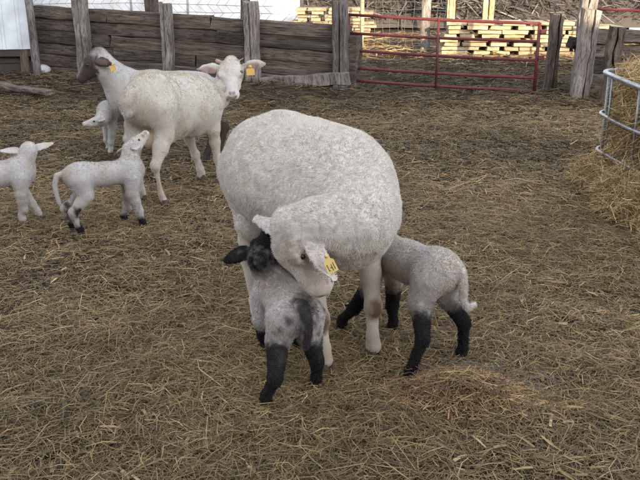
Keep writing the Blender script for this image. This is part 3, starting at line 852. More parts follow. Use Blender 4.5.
# ------------------------------------------------------------------ animals: signed-distance bodies, meshed with surface nets
class Body:
    def __init__(s): s.pr = []; s.paints = []; s.cuts = []
    def cap(s, a, b, ra, rb, col, k=.03, wool=0.0, flat=None):
        s.pr.append(('c', A(*a), A(*b), ra, rb, A(*col), k, wool, flat))
    def ell(s, c, r, col, k=.03, wool=0.0, ax=None):
        s.pr.append(('e', A(*c), np.asarray(r, float), None if ax is None else np.asarray(ax, float), None, A(*col), k, wool, None))
    def chain(s, pts, rs, col, k=.03, wool=0.0, flat=None):
        # one shape: the plain union of its segments, blended once into the body
        seg = [('c', A(*pts[i]), A(*pts[i+1]), rs[i], rs[i+1], A(*col), k, wool, flat) for i in range(len(pts)-1)]
        s.pr.append(('m', seg, None, None, None, A(*col), k, wool, flat))
    def cut(s, a, b, ra, rb, k=.006):
        s.cuts.append(('c', A(*a), A(*b), ra, rb, None, k, 0, None))
    def paint(s, a, b, r, col, soft=.01, w=1.0, noise=0.0):
        s.paints.append((A(*a), A(*b), r, A(*col), soft, w, noise))
    @staticmethod
    def dist(pr, p):
        if pr[0] == 'm':
            d = Body.dist(pr[1][0], p)
            for q in pr[1][1:]: d = np.minimum(d, Body.dist(q, p))
            return d
        if pr[0] == 'c':
            _, a, b, ra, rb, _, _, _, flat = pr
            ab = b-a; q = p-a
            t = np.clip((q@ab)/(ab@ab+1e-12), 0, 1)
            q = q - t[:,None]*ab
            if flat is not None:
                n, f = flat; q = q + (q@n)[:,None]*n*(f-1)
            return np.sqrt((q*q).sum(1)) - (ra + (rb-ra)*t)
        _, c, r, ax = pr[:4]
        q = p-c
        if ax is not None: q = q@ax.T
        k0 = np.sqrt(((q/r)**2).sum(1)); k1 = np.sqrt(((q/(r*r))**2).sum(1)) + 1e-9
        return np.where(k0 < 1e-6, -r.min(), k0*(k0-1)/k1)
    @staticmethod
    def bounds(pr):
        if pr[0] == 'm':
            b = [Body.bounds(q) for q in pr[1]]
            return np.min([q[0] for q in b], 0), np.max([q[1] for q in b], 0)
        if pr[0] == 'c':
            m = max(pr[3], pr[4]); return np.minimum(pr[1], pr[2])-m, np.maximum(pr[1], pr[2])+m
        m = pr[2].max() if pr[3] is not None else pr[2]
        return pr[1]-m, pr[1]+m
    def mesh(s, h):
        lo = np.min([s.bounds(p)[0] for p in s.pr], 0) - 3*h; hi = np.max([s.bounds(p)[1] for p in s.pr], 0) + 3*h
        n = np.ceil((hi-lo)/h).astype(int)+1
        D = np.full(n, 1.0, np.float32)
        ax = [lo[i] + np.arange(n[i])*h for i in range(3)]
        for pr in s.pr:
            k = pr[6]; m = k + 3*h
            bl, bh = s.bounds(pr)
            i0 = np.maximum(((bl-m-lo)/h).astype(int), 0); i1 = np.minimum(((bh+m-lo)/h).astype(int)+2, n)
            sl = tuple(slice(i0[i], i1[i]) for i in range(3))
            g = np.stack(np.meshgrid(*[ax[i][sl[i]] for i in range(3)], indexing='ij'), -1)
            d = s.dist(pr, g.reshape(-1,3)).reshape(g.shape[:3])
            o = D[sl]
            if k > 0:
                hh = np.maximum(k - np.abs(o-d), 0)/k
                D[sl] = np.minimum(o, d) - hh*hh*k*.25
            else: D[sl] = np.minimum(o, d)
        for pr in s.cuts:                            # grooves (mouth, nostrils) pressed in
            k = pr[6]; m = k + 3*h; bl, bh = s.bounds(pr)
            i0 = np.maximum(((bl-m-lo)/h).astype(int), 0); i1 = np.minimum(((bh+m-lo)/h).astype(int)+2, n)
            sl = tuple(slice(i0[i], i1[i]) for i in range(3))
            g = np.stack(np.meshgrid(*[ax[i][sl[i]] for i in range(3)], indexing='ij'), -1)
            d = -s.dist(pr, g.reshape(-1,3)).reshape(g.shape[:3]); o = D[sl]
            hh = np.maximum(k - np.abs(o-d), 0)/k
            D[sl] = np.maximum(o, d) + hh*hh*k*.25
        # surface nets
        ins = D < 0
        c8 = [(i,j,k) for i in (0,1) for j in (0,1) for k in (0,1)]
        cnt = sum(ins[i:n[0]-1+i, j:n[1]-1+j, k:n[2]-1+k].astype(np.int8) for i,j,k in c8)
        act = (cnt > 0) & (cnt < 8)
        idx = np.argwhere(act)
        vid = np.full(act.shape, -1, np.int64); vid[act] = np.arange(len(idx))
        sm = np.zeros((len(idx),3)); ct = np.zeros(len(idx))
        val = {c: D[idx[:,0]+c[0], idx[:,1]+c[1], idx[:,2]+c[2]].astype(float) for c in c8}
        for a in c8:
            for d_ in range(3):
                if a[d_]: continue
                b_ = list(a); b_[d_] = 1; b_ = tuple(b_)
                va, vb = val[a], val[b_]; cr = (va < 0) != (vb < 0)
                t = np.where(cr, va/np.where(cr, va-vb, 1), 0)
                pt = np.array(a, float)[None,:].repeat(len(idx), 0); pt[:,d_] = t
                sm[cr] += pt[cr]; ct[cr] += 1
        V = lo + (idx + sm/ct[:,None])*h
        F = []
        for d_ in range(3):
            e1, e2 = [(1,2),(2,0),(0,1)][d_]
            a_ = [slice(None)]*3; b_ = [slice(None)]*3
            a_[d_] = slice(0,-1); b_[d_] = slice(1,None)
            s0, s1 = ins[tuple(a_)], ins[tuple(b_)]
            E = np.argwhere(s0 != s1)
            ok = (E[:,e1] > 0) & (E[:,e2] > 0) & (E[:,e1] < n[e1]-1) & (E[:,e2] < n[e2]-1)
            E = E[ok]
            def cell(o1, o2):
                q = E.copy(); q[:,e1] -= o1; q[:,e2] -= o2
                return vid[q[:,0], q[:,1], q[:,2]]
            Q = np.stack([cell(1,1), cell(0,1), cell(0,0), cell(1,0)], 1)
            flip = ~s0[E[:,0], E[:,1], E[:,2]]
            Q[flip] = Q[flip][:,::-1]
            F.append(Q)
        F = np.concatenate(F)
        # Taubin smoothing
        e = np.concatenate([F[:,[0,1]], F[:,[1,2]], F[:,[2,3]], F[:,[3,0]]]); e = np.concatenate([e, e[:,::-1]])
        deg = np.bincount(e[:,0], minlength=len(V)).astype(float)
        for it in range(4):
            for lam in (.5, -.53):
                L = np.stack([np.bincount(e[:,0], weights=V[e[:,1],i], minlength=len(V)) for i in range(3)], 1)/deg[:,None]
                V = V + lam*(L-V)
        # colour and wool length from the nearest shapes, then painted markings
        W = np.zeros(len(V)); C = np.zeros((len(V),3)); WL = np.zeros(len(V))
        Vn = V + (np.stack([fbm(V*45, 60+i, 3) for i in range(3)], 1)-.5)*.05
        for pr in s.pr:
            bl, bh = s.bounds(pr)
            near = np.all((V > bl-.05) & (V < bh+.05), 1)
            d = s.dist(pr, Vn[near])
            w = np.exp(-np.clip(d, -.03, 1)/.0045)
            W[near] += w; C[near] += w[:,None]*pr[5]; WL[near] += w*pr[7]
        W = np.maximum(W, 1e-12)
        C /= W[:,None]; WL /= W
        for a, b_, r, col, soft, wt, nz in s.paints:
            ab = b_-a; t = np.clip(((V-a)@ab)/(ab@ab+1e-12), 0, 1)
            d = np.linalg.norm(V-a-t[:,None]*ab, axis=1) - r
            if nz: d = d + (fbm(V*70, 77, 3)-.5)*nz
            f = np.clip(.5 - d/(2*soft), 0, 1)[:,None]*wt
            C = C*(1-f) + col*f
        return V, F, C, WL

def vert_normals(V, F):
    n = np.cross(V[F[:,2]]-V[F[:,0]], V[F[:,3]]-V[F[:,1]])
    N = np.stack([sum(np.bincount(F[:,k], weights=n[:,i], minlength=len(V)) for k in range(4)) for i in range(3)], 1)
    return N/(np.linalg.norm(N, axis=1, keepdims=True)+1e-12), np.linalg.norm(n, axis=1)/2

def coat(parent, V, F, C, WL, n, radius, name='fleece', lay=(-.6,0,-.5), curl=.6, base_len=.004, lockscale=70, seed=5, bright=1.0):
    """short hair or fleece standing on the skin: one curves object"""
    N, area = vert_normals(V, F)
    r = np.random.default_rng(seed)
    f = r.choice(len(F), n, p=area/area.sum())
    u, v = r.random((n,1)), r.random((n,1))
    q = F[f]
    bl = lambda X: (X[q[:,0]]*(1-u)+X[q[:,1]]*u)*(1-v) + (X[q[:,3]]*(1-u)+X[q[:,2]]*u)*v
    p = bl(V); nn = bl(N); c = bl(C); wl = bl(WL[:,None])[:,0]
    L = (base_len + wl)*r.uniform(.6, 1.15, n)
    lock = np.stack([vnoise(p*lockscale, seed+i) for i in range(3)], 1) - .5
    lock2 = np.stack([vnoise(p*lockscale*2.7, seed+9+i) for i in range(3)], 1) - .5
    lay = A(*lay)[None,:]; lay = lay - (nn*lay).sum(1)[:,None]*nn
    short = np.clip(1 - wl/.008, 0, 1)[:,None]
    d0 = nn*(1-.55*short) + lay*(.35+.6*short) + (lock*1.5 + lock2*.9)*curl
    d0 /= np.linalg.norm(d0, axis=1, keepdims=True)
    d1 = d0 + (lock2*1.6 + r.normal(0, .35, (n,3)))*curl + A(0,0,-.25)
    d1 /= np.linalg.norm(d1, axis=1, keepdims=True)
    pts = np.empty((n,3,3))
    pts[:,0] = p - nn*.001; pts[:,1] = pts[:,0] + d0*(L*.55)[:,None]; pts[:,2] = pts[:,1] + d1*(L*.45)[:,None]
    hc = bpy.data.hair_curves.new(name)
    hc.add_curves([3]*n)
    hc.position_data.foreach_set('vector', pts.astype(np.float32).ravel())
    ra = hc.attributes.get('radius') or hc.attributes.new('radius', 'FLOAT', 'POINT')
    rr = np.tile(np.array([1.0, .8, .25], np.float32), n)*radius
    ra.data.foreach_set('value', rr.astype(np.float32))
    ca = hc.attributes.new('col', 'FLOAT_COLOR', 'CURVE')
    c = np.clip(c*bright*r.uniform(.85, 1.1, (n,1)), 0, 1)
    ca.data.foreach_set('color', np.concatenate([c, np.ones((n,1))], 1).astype(np.float32).ravel())
    hc.materials.append(M['wool'])
    o = bpy.data.objects.new(name, hc); COL.objects.link(o); o.parent = parent
    return o

def uv_sphere(name, r, mat, parent, loc, sx=1.0):
    bm = bmesh.new(); bmesh.ops.create_uvsphere(bm, u_segments=16, v_segments=10, radius=r)
    o = link(name, from_bm(name, bm, True), mat, parent); o.location = loc
    return o

def make_hoof(parent, foot, fwd, s, mat):
    """cloven hoof: two claws side by side"""
    fwd = nrm(A(fwd[0], fwd[1], 0)); left = np.cross(A(0,0,1), fwd)
    bm = bmesh.new()
    for sd in (-1, 1):
        rings = []
        for z, hw, f0, f1 in ((.0, .017, -.022, .042), (.02, .0165, -.022, .034), (.046, .0135, -.018, .02)):
            ring = []
            for t in range(8):
                a = 2*math.pi*t/8
                fx = (f0+f1)/2 + (f1-f0)/2*math.cos(a)
                wy = sd*.0155 + hw*math.sin(a)*(1-.45*max(0, math.cos(a))) - sd*.004*max(0, math.cos(a))
                q = foot + s*(fwd*fx + left*wy + A(0,0,z))
                ring.append(bm.verts.new(q))
            rings.append(ring)
        for i in range(2):
            for t in range(8):
                bm.faces.new((rings[i][t], rings[i][(t+1) % 8], rings[i+1][(t+1) % 8], rings[i+1][t]))
        bm.faces.new(rings[0][::-1]); bm.faces.new(rings[2])
    bmesh.ops.recalc_face_normals(bm, faces=bm.faces)
    return link('hoof', from_bm('hoof', bm, False), mat, parent)

def make_head(S, poll, muzzle, up, col, face, ears, nose=(.35,.22,.2), width=1.0, wool=.006, horned=False, earcol=None, earin=(.62,.45,.42), eyer=.05, earlen=.5, earw=.13, bulk=1.0, earroot=(.17,.185,.06), blunt=.28):
    """adds head shapes; returns eye positions. units are fractions of the head's length"""
    poll, muzzle = A(*poll), A(*muzzle)
    L = np.linalg.norm(muzzle-poll); f = (muzzle-poll)/L
    up = A(*up); u = nrm(up - f*(up@f)); l = np.cross(u, f)
    at = lambda x, y, z: poll + L*(x*f + y*width*bulk*l + z*bulk*u)
    ax = np.stack([f, l, u])
    B = L*bulk
    S.ell(at(.22,0,-.02), L*A(.25,.205*width*bulk,.215*bulk), col, .03*L/.28, wool, ax)
    S.cap(at(.34,0,.0), at(.8,0,-.06), .175*B, .10*B, face, .03*L/.28, wool*.4)
    for sd in (-1, 1):
        S.cap(at(.28,sd*.07,-.16), at(.55,sd*.05,-.15), .11*B, .085*B, face, .03*L/.28, wool*.4)
        S.cap(at(.30,sd*.13,.085), at(.42,sd*.125,.075), .055*B, .05*B, face, .02*L/.28, wool*.3)
        S.ell(at(.93,sd*.045,-.045), L*A(.06,.05*bulk,.06*bulk), face, .012*L/.28, 0, ax)
    S.cap(at(.5,0,-.16), at(.84,0,-.125), .085*B, .066*B, face, .03*L/.28, wool*.3)
    S.cap(at(.36,0,.10), at(.86,0,.01), .075*B, .058*B, face, .03*L/.28, wool*.3)
    S.ell(at(.87,0,-.06), L*A(.115,.108*width*bulk,.105*bulk), face, .02*L/.28, 0, ax)
    # nose is coloured skin; shade of nostrils and mouth line painted in dark
    S.paint(at(.985,-.05,-.03), at(.985,.05,-.03), .035*L, nose, .02*L, .8)
    dk = A(*nose)*.35
    for sd in (-1, 1):
        S.cut(at(.99,0,-.105), at(.81,sd*.11,-.105), .012*L, .012*L, .02*L)
        S.cut(at(.985,sd*.06,-.015), at(1.0,sd*.045,-.04), .018*L, .012*L, .015*L)
        S.paint(at(.965,sd*.06,-.012), at(.985,sd*.035,-.045), .016*L, dk, .014*L, .95)
        S.paint(at(.97,0,-.115), at(.78,sd*.105,-.115), .011*L, dk, .016*L, .85)
        S.paint(at(.36,sd*.2,.035), at(.44,sd*.185,.03), .022*L, A(*face)*.35, .03*L, .7)
    ec = col if earcol is None else earcol
    for sd, vec, nv in ears:                       # side (+1 left), direction and opening normal in head axes
        v = nrm(vec[0]*f + vec[1]*l + vec[2]*u); nn = nrm(nv[0]*f + nv[1]*l + nv[2]*u); nn = nrm(nn - v*(nn@v))
        r0 = at(earroot[0], sd*earroot[1], earroot[2])
        pts = [r0, r0+v*earlen*.3*L, r0+v*earlen*.65*L, r0+v*earlen*L]
        S.chain(pts, [.07*L, earw*L, earw*.92*L, earw*blunt*L], ec, .012*L/.28, wool*.35, (nn, 3.6))
        S.paint(pts[1]+nn*.035*L, pts[2]+nn*.035*L, earw*.55*L, earin, .02*L, .75)
    for sd in (-1, 1):
        S.cap(at(.35,sd*.17,.098), at(.43,sd*.165,.088), .032*B, .028*B, face, .008*L/.28, wool*.3)
        S.cap(at(.36,sd*.178,.005), at(.43,sd*.172,.0), .024*B, .02*B, face, .008*L/.28, wool*.3)
    eyes = [at(.39, sd*.171, .045) for sd in (-1, 1)]
    return eyes, L, at, (f, l, u)

def leg_pts(kind, top, mid, foot, s):
    top, mid, foot = A(*top), A(*mid), A(*foot)
    if kind == 'f':
        knee = mid*.47 + foot*.53 + A(.012*s,0,0)
        fet = foot + A(-.006*s, 0, .085*s)
        return [top, mid, knee, fet, foot + A(.004*s,0,.042*s)]
    hock = A(foot[0]-.05*s, (mid[1]*.35+foot[1]*.65), foot[2] + (mid[2]-foot[2])*.60)
    fet = foot + A(-.012*s, 0, .085*s)
    return [top, mid, hock, fet, foot + A(.004*s,0,.042*s)]

def add_legs(S, specs, s, thick, upcol, lowcol, wool, split=.5, lowwool=.0, k=.04, rf=(.09,.054,.029,.022,.027), rh=(.115,.068,.032,.023,.027)):
    for kind, top, mid, foot in specs:
        p = leg_pts(kind, top, mid, foot, s)
        r = [q*s*thick for q in (rf if kind == 'f' else rh)]
        S.cap(p[0], p[1], r[0], r[1], upcol, k*s, wool)
        m = p[1]*(1-split) + p[2]*split; rm = r[1]*(1-split) + r[2]*split
        S.cap(p[1], m, r[1], rm, upcol, k*s*.6, wool*.6)
        S.cap(m, p[2], rm, r[2], lowcol, .02*s, lowwool)
        S.cap(p[2], p[3], r[2]*.86, r[3], lowcol, .02*s, lowwool)
        if kind == 'h': S.ell(p[2]+A(-.012*s,0,.005*s), A(.03,.026,.042)*s*thick, lowcol, .015*s, lowwool)
        else: S.ell(p[2]+A(.006*s,0,0), A(.034,.034,.042)*s*thick, lowcol, .015*s, lowwool)
        S.cap(p[3], p[4], r[3]*1.05, r[4], lowcol, .012*s, lowwool)

def finish(root, S, h, hair_n, hair_r, mat_hoof, feet, fwd, hs, eyes, eyer, eye_mat='eye', lay=(-.6,0,-.5), disp=0.0, relief=0.0, soil=.9, **kw):
    V, F, C, WL = S.mesh(h)
    dirt = fbm(V*9, 51, 4); fine = fbm(V*60, 52, 2)
    C = C*(1 + (fine-.5)*.16)[:,None]*(1 - np.clip(dirt-.46, 0, .3)[:,None]*soil*A(.5,.8,1.25))
    if relief:
        N, _ = vert_normals(V, F)
        V = V + N*((fbm(V*A(11,11,5), 57, 3)-.5)*relief)[:,None]
    if disp:
        N, _ = vert_normals(V, F)
        # locks of the fleece part into cracks that run down the sides
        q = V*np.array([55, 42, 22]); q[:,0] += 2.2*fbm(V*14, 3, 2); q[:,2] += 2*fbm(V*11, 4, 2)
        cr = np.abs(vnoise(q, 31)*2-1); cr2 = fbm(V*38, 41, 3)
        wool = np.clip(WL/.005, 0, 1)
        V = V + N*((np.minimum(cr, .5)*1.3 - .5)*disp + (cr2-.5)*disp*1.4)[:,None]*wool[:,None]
        C = C*(1 - .10*wool*np.clip(1-cr*3.2, 0, 1))[:,None]  # crease shade painted into the wool colour along the cracks
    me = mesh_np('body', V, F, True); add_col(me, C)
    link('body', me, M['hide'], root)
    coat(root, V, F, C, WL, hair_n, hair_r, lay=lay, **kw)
    for ft in feet: make_hoof(root, A(*ft), fwd, hs, mat_hoof)
    for e in eyes: uv_sphere('eye', eyer, M[eye_mat], root, e)
    return V, F, C, WL

def to_local(root_loc, rz):
    # positions are measured on the ground plane; the thing stands on about a centimetre of bedding
    c, s = math.cos(rz), math.sin(rz)
    R = np.array([[c, s, 0], [-s, c, 0], [0, 0, 1]])
    return (lambda w: R@(np.asarray(w, float)-A(*root_loc))), (lambda v: R@np.asarray(v, float))

def ear_tag(root, pos, down, normal, w, h, mat, ink=True, parentname='ear_tag'):
    """flap tag: narrow neck with a button, wide flap below, dark print"""
    d = nrm(A(*down)); n = nrm(A(*normal) - d*(A(*normal)@d)); sx = np.cross(d, n)
    bm = bmesh.new()
    prof = [(-.16,0),(.16,0),(.2,.22),(.5,.36),(.5,1),(-.5,1),(-.5,.36),(-.2,.22)]
    fr = [bm.verts.new(A(*pos) + sx*x*w + d*y*h + n*(.0016+.004*math.sin(y*2))) for x, y in prof]
    bk = [bm.verts.new(A(*pos) + sx*x*w + d*y*h - n*(.0004-.004*math.sin(y*2))) for x, y in prof]
    bm.faces.new(fr); bm.faces.new(bk[::-1])
    for i in range(8): bm.faces.new((fr[i], bk[i], bk[(i+1) % 8], fr[(i+1) % 8]))
    bmesh.ops.recalc_face_normals(bm, faces=bm.faces)
    o = link('ear_tag', from_bm('ear_tag', bm), mat, root)
    bmb = bmesh.new(); bmesh.ops.create_uvsphere(bmb, u_segments=10, v_segments=6, radius=w*.2)
    b_ = link('button', from_bm('button', bmb, True), mat, o); b_.location = A(*pos) + d*h*.06 + n*.002
    if ink:
        for x0, y0, x1, y1 in ((-.28,.50,-.28,.86),(-.06,.56,-.06,.9),(-.06,.72,.1,.72),(.3,.5,.3,.84),(.2,.84,.34,.84)):
            bm = bmesh.new(); t = .03
            xa, xb = min(x0,x1)-t, max(x0,x1)+t; ya, yb = min(y0,y1)-t*.5, max(y0,y1)+t*.5
            qv = [bm.verts.new(A(*pos) + sx*x*w + d*y*h + n*(.0026+.004*math.sin(y*2))) for x, y in ((xa,ya),(xb,ya),(xb,yb),(xa,yb))]
            bm.faces.new(qv); link('print_mark', from_bm('print_mark', bm), M['print'], o)
    return o

WHITE, CREAM, SKIN = (.68,.635,.585), (.56,.505,.44), (.58,.50,.46)
BLACK = (.014,.013,.014)

# --- the nursing ewe, head turned back over her lamb -----------------------------------------
def nursing_ewe():
    loc = (-.045, 2.86, 0.0); rz = math.atan2(-.84, .54)
    W2L, V2L = to_local(loc, rz)
    root = empty('ewe', loc, rz)
    tag(root, 'white woolly ewe with yellow ear tag bending down to sniff her nursing lamb', 'sheep', 'ewes')
    S = Body(); W = WHITE; w = .0055
    S.ell((-.215,0,.63), (.20,.215,.195), W, .09, w)
    S.ell((-.02,0,.62), (.31,.27,.212), W, .09, w)
    S.ell((.20,0,.60), (.20,.215,.22), W, .09, w)
    S.ell((.28,0,.51), (.13,.14,.14), W, .07, w)
    S.cap((-.24,0,.79), (.14,0,.76), .03, .03, W, .05, w)                 # spine
    S.cap((-.24,.12,.725), (-.24,-.12,.725), .05, .05, W, .06, w)          # hips
    S.cap((.20,.12,.68), (.22,.17,.54), .065, .06, W, .05, w); S.cap((.20,-.12,.68), (.22,-.17,.54), .065, .06, W, .05, w)
    S.cap((-.34,0,.74), (-.425,0,.60), .045, .03, W, .03, w)
    S.cap((-.13,0,.44), (-.22,0,.42), .11, .085, (.6,.46,.42), .05, .003)      # udder
    fl, fr = W2L(G(373, 357)), W2L(G(326, 372)); hr = W2L(G(258, 322)); hl = A(-.24, .13, 0)
    add_legs(S, [('f', (.22,.12,.52), (.215,.125,.40), fl), ('f', (.22,-.12,.52), (.21,-.12,.40), fr),
                 ('h', (-.25,.11,.60), (-.19,.14,.43), hl), ('h', (-.25,-.11,.60), (-.18,-.14,.43), hr)], 1.0, .95, W, CREAM, w*.7, .45, .001)
    for ft in (fl, fr):
        sy = .125 if ft is fl else -.12; k = A(.21,sy,.40)*.47 + A(*ft)*.53 + A(.012,0,0)
        S.paint(k+A(.03,-.006,.012), k+A(.03,-.006,-.022), .024, (.17,.10,.05), .012, .95, .02)
        S.paint(A(ft[0],ft[1],.05), A(ft[0],ft[1],.06), .035, (.33,.23,.16), .03, .7, .02)
    poll, muz = W2L(P(289, 227, 2.37)), W2L(P(318, 300, 2.335))
    base = A(.25, 0, .62)
    mid = W2L(P(358, 222, 2.42))
    pts = catmull([base, mid, W2L(P(321, 227, 2.375)), poll], 4)
    rs = np.interp(np.linspace(0,1,len(pts)), [0,.4,.7,1], [.165,.115,.085,.055])
    S.chain(list(pts), list(rs), W, .022, w)
    up = V2L(A(-.88,-.42,-.30))
    eyes, L, at, (f, l, u) = make_head(S, poll, muz, up, W, (.66,.61,.56),
        [(1, (.88,.47,-.06), (-.46,.86,.1)), (-1, (-.45,-.62,.30), (0,1,0))], wool=.009, width=1.1, earlen=.62, earw=.125, earin=(.66,.6,.6), bulk=1.36, earroot=(.19,.19,-.05), blunt=.55, nose=(.40,.28,.24))
    S.paint(at(.2,.10,.17), at(.3,.14,.13), .026, (.40,.30,.2), .03, .5, .03)
    S.paint(at(.45,.19,-.02), at(.8,.14,-.04), .034, (.46,.35,.27), .03, .6, .03)
    S.paint(at(.92,-.02,-.04), at(.92,.08,-.04), .035, (.46,.37,.31), .02, .5, .02)
    S.paint(at(.47,.175,.03), at(.56,.15,.0), .008, (.25,.18,.14), .01, .6, .01)
    for q in range(22):
        rr = random.Random(q); a = at(rr.uniform(.5,.95), rr.uniform(-.1,.2), rr.uniform(-.15,.15)); S.paint(a, a+A(.001,0,.004), .006, (.42,.33,.27), .012, .4, .01)
    feet = [fl, fr, hl, hr]
    finish(root, S, .0055, 230000, .0005, M['hoof'], feet, (1,0,0), 1.0, eyes, .0095, lay=(-.5,0,-.7), disp=.0034, soil=.25, relief=.022, lockscale=150, curl=.55, base_len=.0026)
    # yellow tag through the hanging left ear
    v = nrm(.42*f + .8*l - .30*u); r0 = at(.17,.17,.06) + v*.30*L
    cdir = V2L(nrm(A(0, -1, .35)))
    tp = W2L(P(325.5, 257, 2.225))
    ear_tag(root, tp, V2L(A(.42,-.15,-.85)), cdir, .032, .056, M['tagy'])
    return root
nursing_ewe()

def lamb_body(S, s, W, LC, feet, rump_z=.33, sh_z=.33, bl=.15, bw=.075, wool=.004, tail=None, split=.5, lowwool=.003, tailcol=None, bd=.078):
    S.ell((-bl,0,rump_z), (.088,bw,bd), W, .04, wool)
    S.ell((0,0,(rump_z+sh_z)/2-.006), (.16,bw,bd), W, .05, wool)
    S.ell((bl,0,sh_z), (.082,bw*.95,bd*1.06), W, .04, wool)
    fl, fr, hl, hr = feet
    add_legs(S, [('f', (bl-.0,bw*.6,sh_z-.03), (bl-.005,bw*.75,sh_z-.115), fl), ('f', (bl,-bw*.6,sh_z-.03), (bl-.005,-bw*.75,sh_z-.115), fr),
                 ('h', (-bl+.0,bw*.55,rump_z-.025), (-bl+.018,bw*.8,rump_z-.105), hl), ('h', (-bl,-bw*.55,rump_z-.025), (-bl+.018,-bw*.8,rump_z-.105), hr)],
             .56, s, W, LC, wool, split, lowwool, rf=(.078,.052,.036,.026,.032), rh=(.098,.062,.036,.026,.032))
    if tail: S.chain(tail, list(np.linspace(.017, .009, len(tail))), tailcol or W, .012, wool*.8)

# --- spotted lamb in front, rump to the camera, nursing --------------------------------------
def front_lamb():
    g0, g1 = G(266, 409), G(316, 389)
    rz = math.atan2(.95, -.30)
    loc = (-.12, 2.535, 0)
    W2L, V2L = to_local(loc, rz)
    root = empty('lamb', loc, rz)
    tag(root, 'black-legged lamb with black head nursing in front, rump toward the viewer', 'lamb', 'lambs')
    S = Body(); W = (.60,.56,.54)
    hl, hr = W2L(g0), W2L(g1)
    fl, fr = W2L(G(266, 352)), A(.17, -.09, 0)
    tail = [A(-.195,0,.335), A(-.222,-.012,.30), A(-.226,-.015,.245), A(-.22,-.01,.20)]
    lamb_body(S, 1.1, W, BLACK, [fl, fr, hl, hr], .292, .27, .13, .066, .006, tail, .05, lowwool=.004, tailcol=(.05,.045,.045), bd=.068)
    poll, muz = W2L(P(260, 260, 2.60)), W2L(P(266, 238, 2.71))
    muz = poll + nrm(muz-poll)*.165
    S.chain([A(.12,0,.27), (A(.12,0,.27)+poll)/2, poll], [.065,.05,.042], W, .03, .004)
    eyes, L, at, _ = make_head(S, poll, muz, (0,0,1), BLACK, BLACK, [(1, (-.25,.8,-.3), (-.75,0,.65)), (-1, (-.2,-.75,-.3), (-.75,0,.65))],
        nose=(.02,.02,.02), width=1.1, bulk=1.2, wool=.004, earin=(.03,.025,.025), earlen=.52, earw=.17, blunt=.6)
    S.paint(at(-.02,0,0), at(.8,0,0), .34*L, BLACK, .02, 1.0, .03)
    S.paint(W2L(P(259, 240, 2.58)), W2L(P(258, 251, 2.54)), .014, (.30,.28,.28), .02, .65, .03)
    # dark tail-head patch and speckles down the rump
    S.paint((-.20,-.02,.34), (-.235,-.03,.20), .030, (.035,.032,.034), .03, .9, .05)
    S.paint((-.15,-.05,.36), (-.22,-.03,.33), .016, (.05,.045,.045), .03, .6, .06)
    r = random.Random(3)
    for k in range(95):
        a = A(-.155 + r.uniform(-.09,.05), r.choice((-1,1))*r.uniform(.04,.09), r.uniform(.14,.30))
        S.paint(a, a+A(.001,0,.008), r.uniform(.003,.013), (.05,.046,.046), .007, .8, .012)
    finish(root, S, .0045, 80000, .0005, M['hoofb'], [fl, fr, hl, hr], (1,0,0), .58, eyes, .008, lay=(-.5,0,-.6), curl=.9, base_len=.003, lockscale=130, soil=.5, seed=15)
front_lamb()

# --- grey lamb on the far side of the ewe -----------------------------------------------------
def side_lamb():
    g0, g1 = G(410, 381), G(461, 360)
    mid = (g0+g1)/2
    hd = nrm(A(-.55,.84,0)); rz = math.atan2(hd[1], hd[0])
    loc = tuple(mid + hd*.17)
    W2L, V2L = to_local(loc, rz)
    root = empty('lamb', loc, rz)
    tag(root, 'greyish lamb with black legs nursing behind the ewe, kinked tail out to the side', 'lamb', 'lambs')
    S = Body(); W = (.60,.56,.53)
    hl, hr = W2L(g0), W2L(g1)
    fl, fr = W2L(G(342, 331)), A(.17,-.07,0)
    tail = [A(-.21,-.01,.41), A(-.243,-.025,.385), A(-.25,-.03,.33), A(-.247,-.036,.275), A(-.252,-.055,.25), A(-.25,-.085,.255)]
    lamb_body(S, 1.12, W, BLACK, [fl, fr, hl, hr], .37, .345, .155, .072, .006, tail, .22, lowwool=.004, bd=.074)
    poll, muz = A(.30,.10,.37), A(.38,.20,.40)
    S.chain([A(.18,0,.35), A(.25,.05,.36), poll], [.07,.055,.048], W, .03, .004)
    eyes, L, at, _ = make_head(S, poll, muz, (0,0,1), BLACK, BLACK, [(1, (-.3,.8,-.3), (.5,0,.8)), (-1, (-.3,-.8,-.3), (.5,0,.8))],
        nose=(.02,.02,.02), width=1.2, wool=.004, earin=(.03,.025,.025), earlen=.6, earw=.18)
    r = random.Random(8)
    for k in range(30):
        a = A(-.12 + r.uniform(-.1,.15), r.choice((-1,1))*r.uniform(.05,.1), r.uniform(.2,.4))
        S.paint(a, a+A(.001,0,.004), r.uniform(.003,.008), (.20,.19,.18), .006, .5, .02)
    finish(root, S, .0045, 80000, .0005, M['hoofb'], [fl, fr, hl, hr], (1,0,0), .58, eyes, .008, lay=(-.5,0,-.6), curl=.9, base_len=.003, lockscale=130, soil=.5, seed=25)
side_lamb()

